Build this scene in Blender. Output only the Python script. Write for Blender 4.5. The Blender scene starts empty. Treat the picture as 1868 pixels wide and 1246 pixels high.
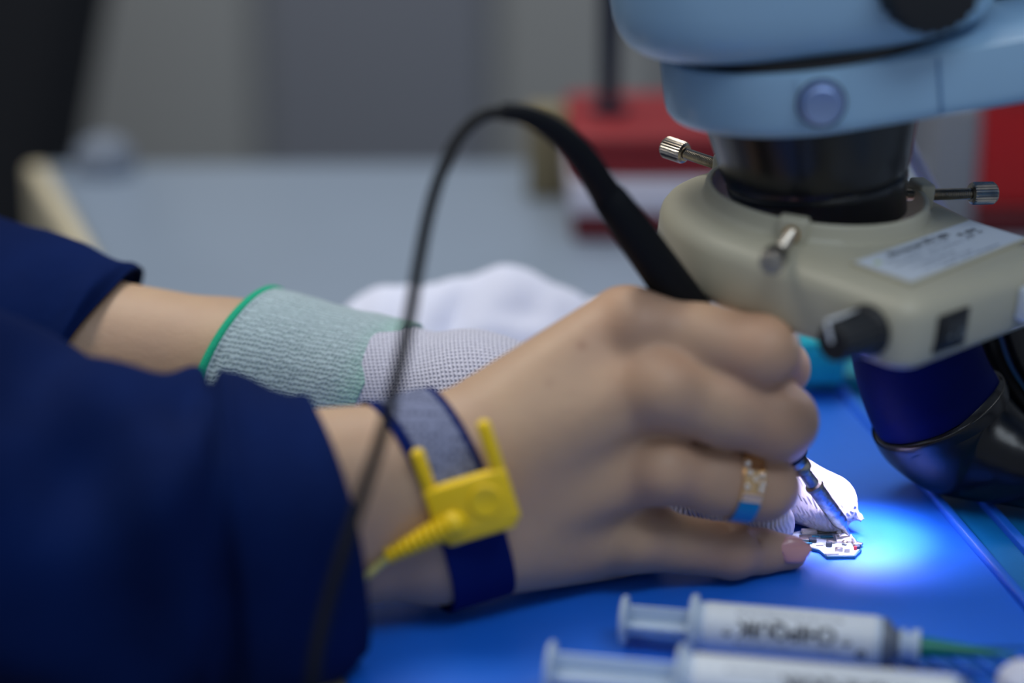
import bpy, bmesh, math, random
import numpy as np
from mathutils import Vector, Matrix, noise as mnoise

random.seed(4)
C = bpy.context.scene.collection
SC = bpy.context.scene
# ------------------------------------------------------------------ camera, world, lights, exposure
PITCH = math.radians(20)
FPX = 4400.0                                    # focal length in pixels of a 1868 px wide frame
CAM = np.array([0.0, -0.72*math.cos(PITCH)*1000, 76 + 0.72*math.sin(PITCH)*1000])   # mm
RT = np.array([1.0, 0, 0]); FW = np.array([0, math.cos(PITCH), -math.sin(PITCH)]); UP = np.array([0, math.sin(PITCH), math.cos(PITCH)])
cd = bpy.data.cameras.new('camera'); cam = bpy.data.objects.new('camera', cd); C.objects.link(cam)
cam.location = Vector(CAM*0.001); cam.rotation_euler = (math.pi/2 - PITCH, 0, 0)
cd.sensor_width = 36; cd.lens = 36*FPX/1868; cd.clip_start = 0.05; cd.clip_end = 30
cd.dof.use_dof = True; cd.dof.focus_distance = 0.764; cd.dof.aperture_fstop = 2.9
SC.camera = cam
SC.view_settings.view_transform = 'Standard'; SC.view_settings.look = 'None'; SC.view_settings.gamma = 1
SC.view_settings.use_curve_mapping = False; SC.view_settings.exposure = 0.0
wd = bpy.data.worlds.new('world'); SC.world = wd; wd.use_nodes = True
wd.node_tree.nodes['Background'].inputs[0].default_value = (0.52, 0.60, 0.74, 1)
wd.node_tree.nodes['Background'].inputs[1].default_value = 0.48

def area(name, loc, target, sx, sy, energy, col):
    l = bpy.data.lights.new(name, 'AREA'); l.shape = 'RECTANGLE'; l.size = sx; l.size_y = sy; l.energy = energy; l.color = col
    o = bpy.data.objects.new(name, l); C.objects.link(o); o.location = loc
    o.rotation_euler = (Vector(target) - Vector(loc)).to_track_quat('-Z', 'Y').to_euler()
    return o
area('ceiling_lamp', (-0.45, 0.35, 1.6), (0, 0.1, 0), 1.2, 0.5, 17, (1.0, 0.94, 0.83))
area('ceiling_lamp', (0.5, -0.9, 1.7), (0.05, 0.0, 0.1), 1.2, 0.5, 11.0, (0.80, 0.90, 1.0))
area('ceiling_lamp', (0.1, 1.3, 2.0), (0.1, 0.9, -0.3), 1.2, 0.6, 15, (0.92, 0.96, 1.0))

# ------------------------------------------------------------------ pixel -> point helpers (mm)
def W(px, py, Y):
    d = FW + RT*(px-934)/FPX + UP*(623-py)/FPX
    return CAM + d*((Y - CAM[1])/d[1])
def Wz(px, py, z=0.0):
    d = FW + RT*(px-934)/FPX + UP*(623-py)/FPX
    return CAM + d*((z - CAM[2])/d[2])

# ------------------------------------------------------------------ materials
def lin(c):
    return tuple(((v/255)/12.92 if v/255 <= .04045 else ((v/255+.055)/1.055)**2.4) for v in c) + (1,)
MATS = {}
def mat(name, col, rough=0.5, metal=0.0, bump=0.0, bscale=200.0, var=0.0, vscale=30.0, **kw):
    if name in MATS: return MATS[name]
    m = bpy.data.materials.new(name); m.use_nodes = True; nt = m.node_tree; b = nt.nodes['Principled BSDF']
    c = lin(col); b.inputs['Base Color'].default_value = c
    b.inputs['Roughness'].default_value = rough; b.inputs['Metallic'].default_value = metal
    for k, v in kw.items():
        key = {'coat': 'Coat Weight', 'coat_rough': 'Coat Roughness', 'trans': 'Transmission Weight', 'ior': 'IOR', 'sss': 'Subsurface Weight',
               'sheen': 'Sheen Weight', 'emit': 'Emission Strength', 'spec': 'Specular IOR Level', 'alpha': 'Alpha'}[k]
        b.inputs[key].default_value = v
        if k == 'emit': b.inputs['Emission Color'].default_value = c
        if k == 'sss': b.inputs['Subsurface Radius'].default_value = (1.0, 0.35, 0.2); b.inputs['Subsurface Scale'].default_value = 0.004
    tc = nt.nodes.new('ShaderNodeTexCoord')
    if bump or True:
        n = nt.nodes.new('ShaderNodeTexNoise'); n.inputs['Scale'].default_value = bscale; n.inputs['Detail'].default_value = 4
        nt.links.new(tc.outputs['Object'], n.inputs['Vector'])
        bp = nt.nodes.new('ShaderNodeBump'); bp.inputs['Strength'].default_value = max(bump, 0.02); bp.inputs['Distance'].default_value = 0.001
        nt.links.new(n.outputs['Fac'], bp.inputs['Height']); nt.links.new(bp.outputs[0], b.inputs['Normal'])
    if var:
        n2 = nt.nodes.new('ShaderNodeTexNoise'); n2.inputs['Scale'].default_value = vscale; n2.inputs['Detail'].default_value = 5
        nt.links.new(tc.outputs['Object'], n2.inputs['Vector'])
        r = nt.nodes.new('ShaderNodeValToRGB')
        r.color_ramp.elements[0].position = .3; r.color_ramp.elements[1].position = .7
        r.color_ramp.elements[0].color = tuple(x*(1-var) for x in c[:3]) + (1,)
        r.color_ramp.elements[1].color = tuple(min(1, x*(1+var)) for x in c[:3]) + (1,)
        nt.links.new(n2.outputs['Fac'], r.inputs[0]); nt.links.new(r.outputs[0], b.inputs['Base Color'])
    MATS[name] = m
    return m

def N(nt, t, **kw):
    n = nt.nodes.new(t)
    for k, v in kw.items(): setattr(n, k, v)
    return n
def math_node(nt, op, a, b=None, c=None):
    n = nt.nodes.new('ShaderNodeMath'); n.operation = op
    for i, v in enumerate((a, b, c)):
        if v is None: continue
        if hasattr(v, 'links'): nt.links.new(v, n.inputs[i])
        else: n.inputs[i].default_value = v
    return n.outputs[0]

def skin_mat():
    m = mat('skin', (192, 144, 112), 0.50, bump=0.0, sss=0.12, spec=0.35)
    nt = m.node_tree; b = nt.nodes['Principled BSDF']; tc = N(nt, 'ShaderNodeTexCoord')
    n = N(nt, 'ShaderNodeTexNoise'); n.inputs['Scale'].default_value = 28; n.inputs['Detail'].default_value = 3
    nt.links.new(tc.outputs['Object'], n.inputs['Vector'])
    r = N(nt, 'ShaderNodeValToRGB'); e = r.color_ramp.elements
    e[0].position = .32; e[0].color = lin((174, 143, 120)); e[1].position = .68; e[1].color = lin((188, 157, 128))
    nt.links.new(n.outputs['Fac'], r.inputs[0])
    # redness over the knuckles, freckles: colour the skin itself has (attribute 'tone' per vertex)
    at = N(nt, 'ShaderNodeAttribute', attribute_name='tone'); sp = N(nt, 'ShaderNodeSeparateXYZ'); nt.links.new(at.outputs['Vector'], sp.inputs[0])
    mx = N(nt, 'ShaderNodeMix', data_type='RGBA'); nt.links.new(sp.outputs[0], mx.inputs[0]); nt.links.new(r.outputs[0], mx.inputs[6]); mx.inputs[7].default_value = lin((180, 122, 104))
    mx2 = N(nt, 'ShaderNodeMix', data_type='RGBA'); nt.links.new(sp.outputs[1], mx2.inputs[0]); nt.links.new(mx.outputs[2], mx2.inputs[6]); mx2.inputs[7].default_value = lin((120, 66, 48))
    nt.links.new(mx2.outputs[2], b.inputs['Base Color'])
    v = N(nt, 'ShaderNodeTexVoronoi'); v.inputs['Scale'].default_value = 900; nt.links.new(tc.outputs['Object'], v.inputs['Vector'])
    n3 = N(nt, 'ShaderNodeTexNoise'); n3.inputs['Scale'].default_value = 260; n3.inputs['Detail'].default_value = 6; nt.links.new(tc.outputs['Object'], n3.inputs['Vector'])
    h = math_node(nt, 'ADD', math_node(nt, 'MULTIPLY', v.outputs['Distance'], 0.35), n3.outputs['Fac'])
    bp = N(nt, 'ShaderNodeBump'); bp.inputs['Strength'].default_value = 0.22; bp.inputs['Distance'].default_value = 0.0006
    nt.links.new(h, bp.inputs['Height']); nt.links.new(bp.outputs[0], b.inputs['Normal'])
    return m

def knit_mat(name, light, dark, du, dv, rows=False):
    """knitted yarn: little V stitches from the 'knit' attribute (u along, v around, in mm)"""
    m = mat(name, light, 0.9, sheen=0.3); nt = m.node_tree; b = nt.nodes['Principled BSDF']
    at = N(nt, 'ShaderNodeAttribute', attribute_name='knit'); s = N(nt, 'ShaderNodeSeparateXYZ'); nt.links.new(at.outputs['Vector'], s.inputs[0])
    nz = N(nt, 'ShaderNodeTexNoise'); nz.inputs['Scale'].default_value = 0.5; nt.links.new(at.outputs['Vector'], nz.inputs['Vector'])
    wob = math_node(nt, 'MULTIPLY', math_node(nt, 'SUBTRACT', nz.outputs['Fac'], 0.5), 2.6 if rows else 1.3)
    u, v = s.outputs[0], s.outputs[1]
    vv = math_node(nt, 'ADD', v, wob)
    zig = math_node(nt, 'ABSOLUTE', math_node(nt, 'SUBTRACT', math_node(nt, 'FRACT', math_node(nt, 'DIVIDE', vv, dv)), 0.5))
    uu = math_node(nt, 'ADD', math_node(nt, 'DIVIDE', u, du), math_node(nt, 'MULTIPLY', zig, 1.0))
    a = math_node(nt, 'SINE', math_node(nt, 'MULTIPLY', uu, 2*math.pi))
    c = math_node(nt, 'COSINE', math_node(nt, 'MULTIPLY', vv, 2*math.pi/dv))
    w1, w2 = (0.42, 0.55) if rows else (0.55, 0.45)
    h = math_node(nt, 'ADD', math_node(nt, 'MULTIPLY', a, w1), math_node(nt, 'MULTIPLY', c, w2))
    h = math_node(nt, 'ADD', math_node(nt, 'MULTIPLY', h, 0.5), 0.5)
    r = N(nt, 'ShaderNodeValToRGB'); e = r.color_ramp.elements
    e[0].position = 0.02; e[0].color = lin(dark); e[1].position = 0.55; e[1].color = lin(light)
    nt.links.new(h, r.inputs[0])
    if rows:   # green-tinted heather of the ribbed cuff, stronger towards its last rows
        n2 = N(nt, 'ShaderNodeTexNoise'); n2.inputs['Scale'].default_value = 0.8; nt.links.new(at.outputs['Vector'], n2.inputs['Vector'])
        g = math_node(nt, 'MULTIPLY', math_node(nt, 'ADD', s.outputs[2], math_node(nt, 'MULTIPLY', math_node(nt, 'SUBTRACT', n2.outputs['Fac'], .5), .5)), 0.8)
        g.node.use_clamp = True
        mx = N(nt, 'ShaderNodeMix', data_type='RGBA'); nt.links.new(g, mx.inputs[0]); nt.links.new(r.outputs[0], mx.inputs[6]); mx.inputs[7].default_value = lin((140, 196, 178))
        nt.links.new(mx.outputs[2], b.inputs['Base Color'])
    else:   # stitches fade to white over the fingers, LED glare put into the colour
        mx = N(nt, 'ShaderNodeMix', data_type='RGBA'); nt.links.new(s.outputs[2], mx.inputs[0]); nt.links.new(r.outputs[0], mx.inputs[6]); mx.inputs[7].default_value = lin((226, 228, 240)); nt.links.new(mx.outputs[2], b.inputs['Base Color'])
    bp = N(nt, 'ShaderNodeBump'); bp.inputs['Strength'].default_value = 0.8; bp.inputs['Distance'].default_value = 0.0006
    nt.links.new(h, bp.inputs['Height']); nt.links.new(bp.outputs[0], b.inputs['Normal'])
    return m

def cloth_mat(name, col, scale=1400, var=.25):
    m = mat(name, col, 0.9, var=var, vscale=14, spec=0.08); nt = m.node_tree; b = nt.nodes['Principled BSDF']
    tc = N(nt, 'ShaderNodeTexCoord')
    n = N(nt, 'ShaderNodeTexNoise'); n.inputs['Scale'].default_value = scale; n.inputs['Detail'].default_value = 2; nt.links.new(tc.outputs['Object'], n.inputs['Vector'])
    n2 = N(nt, 'ShaderNodeTexNoise'); n2.inputs['Scale'].default_value = 35; n2.inputs['Detail'].default_value = 3; nt.links.new(tc.outputs['Object'], n2.inputs['Vector'])
    h = math_node(nt, 'ADD', math_node(nt, 'MULTIPLY', n.outputs['Fac'], 0.15), math_node(nt, 'MULTIPLY', n2.outputs['Fac'], 2.2))
    bp = N(nt, 'ShaderNodeBump'); bp.inputs['Strength'].default_value = 0.5; bp.inputs['Distance'].default_value = 0.0012
    nt.links.new(h, bp.inputs['Height']); nt.links.new(bp.outputs[0], b.inputs['Normal'])
    return m

SKIN = skin_mat()
NAVY = cloth_mat('navy_cotton', (4, 24, 70))
BLUEPAINT = mat('pale_blue_enamel', (142, 178, 206), 0.34, bump=0.05, bscale=900, var=0.04, vscale=18, coat=0.2)
BEIGE = mat('cream_plastic', (176, 171, 150), 0.42, bump=0.06, bscale=1500, var=0.05, vscale=25)
BLACK = mat('black_enamel', (14, 15, 19), 0.28, bump=0.05, bscale=800)
BLACKPL = mat('black_plastic', (16, 18, 22), 0.5, bump=0.1, bscale=900)
RUBBER = mat('black_rubber', (6, 9, 15), 0.65, bump=0.1, bscale=700, spec=.2)
STEEL = mat('nickel_steel', (170, 162, 150), 0.30, 1.0, bump=0.1, bscale=1500, var=.15, vscale=400)
TIPM = mat('tarnished_iron_tip', (150, 160, 175), 0.32, 1.0, bump=0.3, bscale=900, var=.45, vscale=500)
BRASS = mat('brass', (196, 160, 104), 0.3, 1.0)
BLUEMAT = mat('blue_silicone', (6, 104, 222), 0.5, bump=0.10, bscale=1800, var=0.05, vscale=30, spec=0.9)
TEAL = mat('teal_rubber', (0, 128, 150), 0.55, bump=0.1, bscale=900)
YEL = mat('yellow_plastic', (240, 200, 4), 0.42, bump=0.08, bscale=900, sss=0.05)
WHITEP = mat('white_plastic', (205, 212, 222), 0.4)
CLEAR = mat('milky_clear_plastic', (205, 222, 240), 0.30, trans=0.35, ior=1.2)
PAPER = mat('label_paper', (196, 204, 214), 0.45)
INK = mat('label_ink', (34, 38, 50), 0.6)
INKS = mat('faint_ink', (104, 112, 130), 0.6)
RED = mat('red_plastic', (128, 6, 20), 0.6, bump=0.1, bscale=300)
GREYW = mat('grey_laminate', (132, 146, 164), 0.28, bump=0.05, bscale=500, var=.03, vscale=9)

# ------------------------------------------------------------------ object helpers
def new_empty(name, loc_mm, label=None, cat=None, group=None, parent=None):
    o = bpy.data.objects.new(name, None); C.objects.link(o); o.empty_display_size = .01
    o['mm'] = [float(x) for x in loc_mm]
    base = np.array(parent['mm']) if parent is not None else np.zeros(3)
    o.location = Vector((np.array(loc_mm) - base)*0.001)
    if parent is not None: o.parent = parent
    tag(o, label, cat, group)
    return o
def tag(o, label=None, cat=None, group=None, kind=None):
    if label: o['label'] = label
    if cat: o['category'] = cat
    if group: o['group'] = group
    if kind: o['kind'] = kind
    return o
def mk(name, V, F, m, parent=None, smooth=True, attrs=None, origin=None, angle=40):
    """one mesh object from world-space mm vertices; its origin is its parent's (or its own base)"""
    V = np.asarray(V, dtype=float)
    if origin is None:
        if parent is not None: origin = np.array(parent['mm'])
        else: origin = np.array([(V[:, 0].min()+V[:, 0].max())/2, (V[:, 1].min()+V[:, 1].max())/2, V[:, 2].min()])
    me = bpy.data.meshes.new(name)
    me.from_pydata(((V - origin)*0.001).tolist(), [], F if isinstance(F, list) else F.tolist()); me.update()
    if attrs:
        for k, a in attrs.items():
            at = me.attributes.new(k, 'FLOAT_VECTOR', 'POINT'); at.data.foreach_set('vector', np.asarray(a, dtype=np.float32).ravel())
    me.materials.append(m)
    o = bpy.data.objects.new(name, me); C.objects.link(o)
    o['mm'] = [float(x) for x in origin]
    if parent is not None:
        o.parent = parent; o.location = Vector((origin - np.array(parent['mm']))*0.001)
    else: o.location = Vector(origin*0.001)
    if smooth:
        me.polygons.foreach_set('use_smooth', [True]*len(me.polygons))
        if angle < 180:
            try: me.set_sharp_from_angle(angle=math.radians(angle))
            except Exception: pass
    return o
def bake(o, *mods):
    """apply modifiers without bpy.ops"""
    dg = bpy.context.evaluated_depsgraph_get(); dg.update()
    me = bpy.data.meshes.new_from_object(o.evaluated_get(dg)); o.modifiers.clear(); o.data = me

def frame_to(d):
    """orthonormal frame with third axis d"""
    d = np.asarray(d, float); d = d/np.linalg.norm(d)
    a = np.array([0, 0, 1.0]) if abs(d[2]) < .9 else np.array([1.0, 0, 0])
    x = np.cross(a, d); x /= np.linalg.norm(x); y = np.cross(d, x)
    return x, y, d
def lathe(prof, p0, d, n=48, cap=True, lobes=None):
    """prof: (distance along d, radius)"""
    x, y, d = frame_to(d); V = []; F = []
    for (t, r) in prof:
        for i in range(n):
            a = 2*math.pi*i/n; rr = r*(1 + (lobes(a, t) if lobes else 0))
            V.append(np.asarray(p0) + d*t + (x*math.cos(a) + y*math.sin(a))*rr)
    for j in range(len(prof)-1):
        for i in range(n):
            k = (i+1) % n; F.append((j*n+i, j*n+k, (j+1)*n+k, (j+1)*n+i))
    if cap:
        F.append(tuple(range(n-1, -1, -1))); F.append(tuple(range((len(prof)-1)*n, len(prof)*n)))
    return V, F
def catmull(P, sub=8):
    P = [np.asarray(p, float) for p in P]; P = [2*P[0]-P[1]] + P + [2*P[-1]-P[-2]]; out = []
    for i in range(1, len(P)-2):
        for s in range(sub):
            t = s/sub; a, b, c, d = P[i-1], P[i], P[i+1], P[i+2]
            out.append(.5*((2*b) + (c-a)*t + (2*a-5*b+4*c-d)*t*t + (3*b-a-3*c+d)*t**3))
    out.append(P[-2]); return out
def tube(P, n=20, cap=True, prof=None):
    """P: rows (x, y, z, r)"""
    P = np.asarray(P, float); T = np.gradient(P[:, :3], axis=0); T /= np.linalg.norm(T, axis=1)[:, None]
    x, y, _ = frame_to(T[0]); V = []; F = []
    for i, p in enumerate(P):
        x = x - T[i]*np.dot(x, T[i]); x /= np.linalg.norm(x); y = np.cross(T[i], x)
        for k in range(n):
            a = 2*math.pi*k/n; V.append(p[:3] + (x*math.cos(a) + y*math.sin(a))*p[3])
    for j in range(len(P)-1):
        for i in range(n):
            k = (i+1) % n; F.append((j*n+i, j*n+k, (j+1)*n+k, (j+1)*n+i))
    if cap: F.append(tuple(range(n-1, -1, -1))); F.append(tuple(range((len(P)-1)*n, len(P)*n)))
    return V, F
def bevbox(sx, sy, sz, bev=0.6, seg=2):
    bm = bmesh.new(); bmesh.ops.create_cube(bm, size=1)
    for v in bm.verts: v.co.x *= sx; v.co.y *= sy; v.co.z *= sz
    if bev: bmesh.ops.bevel(bm, geom=bm.edges[:], offset=bev, segments=seg, affect='EDGES', profile=.5)
    bm.verts.ensure_lookup_table(); V = [np.array(v.co) for v in bm.verts]; F = [tuple(v.index for v in f.verts) for f in bm.faces]; bm.free()
    return V, F
def place(V, o, ax, ay, az):
    ax, ay, az = (np.asarray(a, float) for a in (ax, ay, az)); return [np.asarray(o) + ax*v[0] + ay*v[1] + az*v[2] for v in V]
def prism(poly, z0, z1, bev=0.0):
    """poly: xy list (world mm) extruded between z0 and z1"""
    bm = bmesh.new(); vs = [bm.verts.new((p[0], p[1], z0)) for p in poly]; f = bm.faces.new(vs)
    r = bmesh.ops.extrude_face_region(bm, geom=[f]); 
    for g in r['geom']:
        if isinstance(g, bmesh.types.BMVert): g.co.z = z1
    bmesh.ops.recalc_face_normals(bm, faces=bm.faces[:])
    if bev:
        ed = [e for e in bm.edges if e.verts[0].co.z > max(z0, z1)-1e-4 and e.verts[1].co.z > max(z0, z1)-1e-4]
        bmesh.ops.bevel(bm, geom=ed, offset=bev, segments=3, affect='EDGES', profile=.5)
    bm.verts.index_update(); V = [np.array(v.co) for v in bm.verts]; F = [tuple(v.index for v in f.verts) for f in bm.faces]; bm.free()
    return V, F
def text_mesh(s, size, spacing=1.0):
    cu = bpy.data.curves.new('t', 'FONT'); cu.body = s; cu.size = size; cu.align_x = 'CENTER'; cu.align_y = 'CENTER'; cu.space_character = spacing
    cu.resolution_u = 3; cu.offset = .035*size; o = bpy.data.objects.new('t', cu); C.objects.link(o)
    dg = bpy.context.evaluated_depsgraph_get(); dg.update(); me = bpy.data.meshes.new_from_object(o.evaluated_get(dg))
    bm = bmesh.new(); bm.from_mesh(me); bmesh.ops.triangulate(bm, faces=bm.faces[:])
    for _ in range(3):
        ed = [e for e in bm.edges if e.calc_length() > .9]
        if ed: bmesh.ops.subdivide_edges(bm, edges=ed, cuts=1); bmesh.ops.triangulate(bm, faces=bm.faces[:])
    bm.verts.index_update()
    V = [np.array(v.co) for v in bm.verts]; F = [tuple(v.index for v in f.verts) for f in bm.faces]
    bm.free(); bpy.data.objects.remove(o); bpy.data.curves.remove(cu); bpy.data.meshes.remove(me)
    return V, F

# ------------------------------------------------------------------ signed distance modelling of hands
f32 = np.float32
def rcone(P, a, b, r1, r2):
    a = np.asarray(a, f32); b = np.asarray(b, f32); ab = b-a
    t = np.clip(((P-a) @ ab)/f32(ab @ ab), 0, 1)
    return np.linalg.norm(P - a - t[..., None]*ab, axis=-1) - (f32(r1) + t*f32(r2-r1))
def ball(P, c, r): return np.linalg.norm(P - np.asarray(c, f32), axis=-1) - f32(r)
def smin(a, b, k):
    h = np.clip(.5 + .5*(b-a)/k, 0, 1); return b + (a-b)*h - k*h*(1-h)
def smax(a, b, k): return -smin(-a, -b, k)
def surface_nets(fn, lo, hi, h):
    lo = np.asarray(lo, float); n = np.ceil((np.asarray(hi)-lo)/h).astype(int)+1
    ax = [(lo[i] + h*np.arange(n[i])).astype(f32) for i in range(3)]
    vol = np.empty(tuple(n), f32)
    for i in range(0, n[0], 24):                       # slabs keep memory small
        g = np.stack(np.meshgrid(ax[0][i:i+24], ax[1], ax[2], indexing='ij'), -1)
        vol[i:i+24] = fn(g.reshape(-1, 3)).reshape(g.shape[:3])
    s = vol < 0
    cnt = np.zeros(tuple(n-1), np.uint8)
    for dx in (0, 1):
        for dy in (0, 1):
            for dz in (0, 1): cnt += s[dx:n[0]-1+dx, dy:n[1]-1+dy, dz:n[2]-1+dz]
    I = np.argwhere((cnt > 0) & (cnt < 8)); vid = -np.ones(tuple(n-1), int); vid[I[:, 0], I[:, 1], I[:, 2]] = np.arange(len(I))
    acc = np.zeros((len(I), 3)); c = np.zeros(len(I))
    corners = [(x, y, z) for x in (0, 1) for y in (0, 1) for z in (0, 1)]
    for a in corners:
        for k in range(3):
            if a[k] == 0:
                b = list(a); b[k] = 1
                va = vol[I[:, 0]+a[0], I[:, 1]+a[1], I[:, 2]+a[2]]; vb = vol[I[:, 0]+b[0], I[:, 1]+b[1], I[:, 2]+b[2]]
                m = (va < 0) != (vb < 0); t = np.where(m, va/np.where(m, va-vb, 1), 0)
                p = np.tile(np.array(a, float), (len(I), 1)); p[:, k] += t
                acc[m] += p[m]; c[m] += 1
    V = lo + (I + acc/c[:, None])*h
    Fs = []
    for k in range(3):
        u, v = (k+1) % 3, (k+2) % 3
        sl0 = [slice(None)]*3; sl1 = [slice(None)]*3
        sl0[k] = slice(0, n[k]-1); sl1[k] = slice(1, n[k])
        A, B = s[tuple(sl0)], s[tuple(sl1)]; E = np.argwhere(A != B)
        E = E[(E[:, u] > 0) & (E[:, v] > 0) & (E[:, u] < n[u]-1) & (E[:, v] < n[v]-1)]
        flip = A[E[:, 0], E[:, 1], E[:, 2]]
        def cell(du, dv):
            q = E.copy(); q[:, u] -= du; q[:, v] -= dv; return vid[q[:, 0], q[:, 1], q[:, 2]]
        q = np.stack([cell(1, 1), cell(0, 1), cell(0, 0), cell(1, 0)], 1)
        q[~flip] = q[~flip][:, ::-1]; Fs.append(q)
    return V, np.concatenate(Fs)
def relax(V, F, it=2, lam=.5):
    e = np.concatenate([F[:, [0, 1]], F[:, [1, 2]], F[:, [2, 3]], F[:, [3, 0]]])
    for _ in range(it):
        acc = np.zeros_like(V); c = np.zeros(len(V))
        for a, b in ((0, 1), (1, 0)):
            for k in range(3): acc[:, k] += np.bincount(e[:, a], weights=V[e[:, b], k], minlength=len(V))
            c += np.bincount(e[:, a], minlength=len(V))
        V = V + lam*(acc/np.maximum(c, 1)[:, None] - V)
    return V

# ================================================================== THE SETTING
# desk: its left edge runs towards the operator
DA = Wz(84, 292); DB = Wz(168, 432); dl = (DB-DA)/np.linalg.norm(DB-DA)
desk_poly = [DA, DA + dl*720, np.array([760, (DA+dl*720)[1], 0]), np.array([760, DA[1]+12, 0])]
desk = new_empty('desk', (200, 100, -720), 'grey laminate desk with a cream edge strip carrying the whole soldering work', 'desk')
V, F = prism([(p[0], p[1]) for p in desk_poly], -30, -2.2, 1.5); mk('worktop', V, F, GREYW, desk)
nrm = np.array([-dl[1], dl[0], 0]); nrm = -nrm if nrm[0] > 0 else nrm
CREAM = mat('cream_edging', (196, 186, 160), 0.5)
e0, e1 = DA, DA + dl*720
V, F = prism([(p[0], p[1]) for p in (e0 + nrm*10 - dl*2, e1 + nrm*10, e1, e0 - dl*2)], -34, -1.6, 3.5); mk('edge_strip', V, F, CREAM, desk)
GREYMET = mat('grey_metal', (96, 102, 110), 0.5)
for x, y in ((720, 440), (720, -150), (30, -150), (-60, 420)):
    V, F = bevbox(40, 40, 690, 2); mk('leg', place(V, (x, y, -375), (1, 0, 0), (0, 1, 0), (0, 0, 1)), F, GREYMET, desk)
V, F = bevbox(5000, 5000, 20, 0); o = mk('floor', place(V, (0, 600, -730), (1, 0, 0), (0, 1, 0), (0, 0, 1)), F, mat('grey_vinyl', (120, 122, 124), 0.45, var=.08, vscale=4)); tag(o, kind='structure')
# partition wall behind the desk with shallow cabinet panels
PANEL = mat('grey_panel', (134, 138, 142), 0.6, var=.05, vscale=3)
V, F = bevbox(3600, 60, 2400, 0); wall = mk('wall_back', place(V, (0, 1230, 480), (1, 0, 0), (0, 1, 0), (0, 0, 1)), F, PANEL); tag(wall, kind='structure')
PC = [mat('panel_grey_a', (128, 134, 142), .6), mat('panel_grey_b', (142, 144, 144), .6), mat('panel_grey_c', (116, 120, 130), .6)]
for i, (x0, x1, c) in enumerate(((-760, -365, 2), (-355, -205, 1), (-195, -20, 2), (-10, 120, 1), (130, 330, 2), (340, 740, 0))):
    V, F = bevbox(x1-x0, 14, 900, 3); mk('panel', place(V, ((x0+x1)/2, 1195, -265), (1, 0, 0), (0, 1, 0), (0, 0, 1)), F, PC[c], wall)

# silicone mat -------------------------------------------------------
R1 = Wz(1508, 690); R2 = Wz(1868, 1110); ra = (R2-R1)/np.linalg.norm(R2-R1); rb = np.array([-ra[1], ra[0], 0]); rb = rb if rb[0] > 0 else -rb
matE = new_empty('silicone_mat', (60, 40, -2.2), 'bright blue silicone repair mat with raised ribs under the hands', 'mat')
def mloc(a, b, z): return R1 + ra*a + rb*b + np.array([0, 0, z])
def mbox(name, a0, a1, b0, b1, z0, z1, m=BLUEMAT, bev=.8, parent=None):
    V, F = prism([tuple(mloc(a, b, 0)[:2]) for a, b in ((a0, b0), (a1, b0), (a1, b1), (a0, b1))], z0, z1, bev); return mk(name, V, F, m, parent or matE)
mbox('working_surface', -35, 300, -205, 0, -2.2, 0.0)
mbox('rib', -35, 300, 0, 3.2, -2.2, 2.2, bev=1.2)
mbox('pocket_floor', -35, 300, 3.2, 110, -2.2, -1.0, m=mat('teal_silicone', (0, 112, 178), .5, bump=.1, bscale=1500))
mbox('rib', -35, 300, 15, 18.5, -1.2, 1.6, bev=1.1)
for a in (-32, 22, 78, 150, 157, 230):
    mbox('pocket_wall', a, a+3.5, 18.5, 108, -1.2, 1.6, bev=1.0)
mbox('rib', -38, 303, 108, 112, -2.2, 2.0, bev=1.1)
# grid field at the near right of the mat
gb = Wz(1765, 1215)
GRIDF = mat('blue_silicone_shaded', (0, 84, 170), 0.5)  # shade of the lower grid floor put into a darker blue
V, F = prism([tuple(Wz(px, py)[:2]) for px, py in ((1560, 1178), (1868, 1178), (1990, 1330), (1560, 1330))], 0.0, 0.25); mk('grid_field', V, F, GRIDF, matE)
for i in range(8):
    c = Wz(1600+i*42, 1225)
    d = np.array([0.42, -0.9, 0]); V, F = bevbox(1.6, 24, 1.2, .4); mk('grid_rib', place(V, c + [0, 0, .7], np.cross(d, (0, 0, 1)), d, (0, 0, 1)), F, BLUEMAT, matE)
for i in range(3):
    c = Wz(1740, 1196+i*34); V, F = bevbox(52, 1.6, 1.2, .4); mk('grid_rib', place(V, c + [0, 0, .7], (1, 0.05, 0), (-.05, 1, 0), (0, 0, 1)), F, BLUEMAT, matE)
# teal bench mat lying beyond + teal foam block
V, F = prism([tuple(Wz(*p)[:2]) for p in ((1440, 640), (1600, 640), (1640, 712), (1440, 712))], 0.2, 6, 1.5)
tb = mk('teal_tray', *bevbox(30, 26, 20, 3)[:0] or (V, F), TEAL); tag(tb, 'small teal rubber pad behind the fingertips at the far end of the blue mat', 'pad')
V, F = bevbox(17, 14, 17, 2.5); o = mk('sponge_block', place(V, W(1496, 668, 152)*[1, 1, 0] + [0, 0, 14.5], (1, 0, 0), (0, 1, 0), (0, 0, 1)), F, mat('turquoise_foam', (0, 170, 190), .8, bump=.4, bscale=500))
tag(o, 'turquoise sponge block standing on the teal pad behind the index finger', 'sponge')

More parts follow.
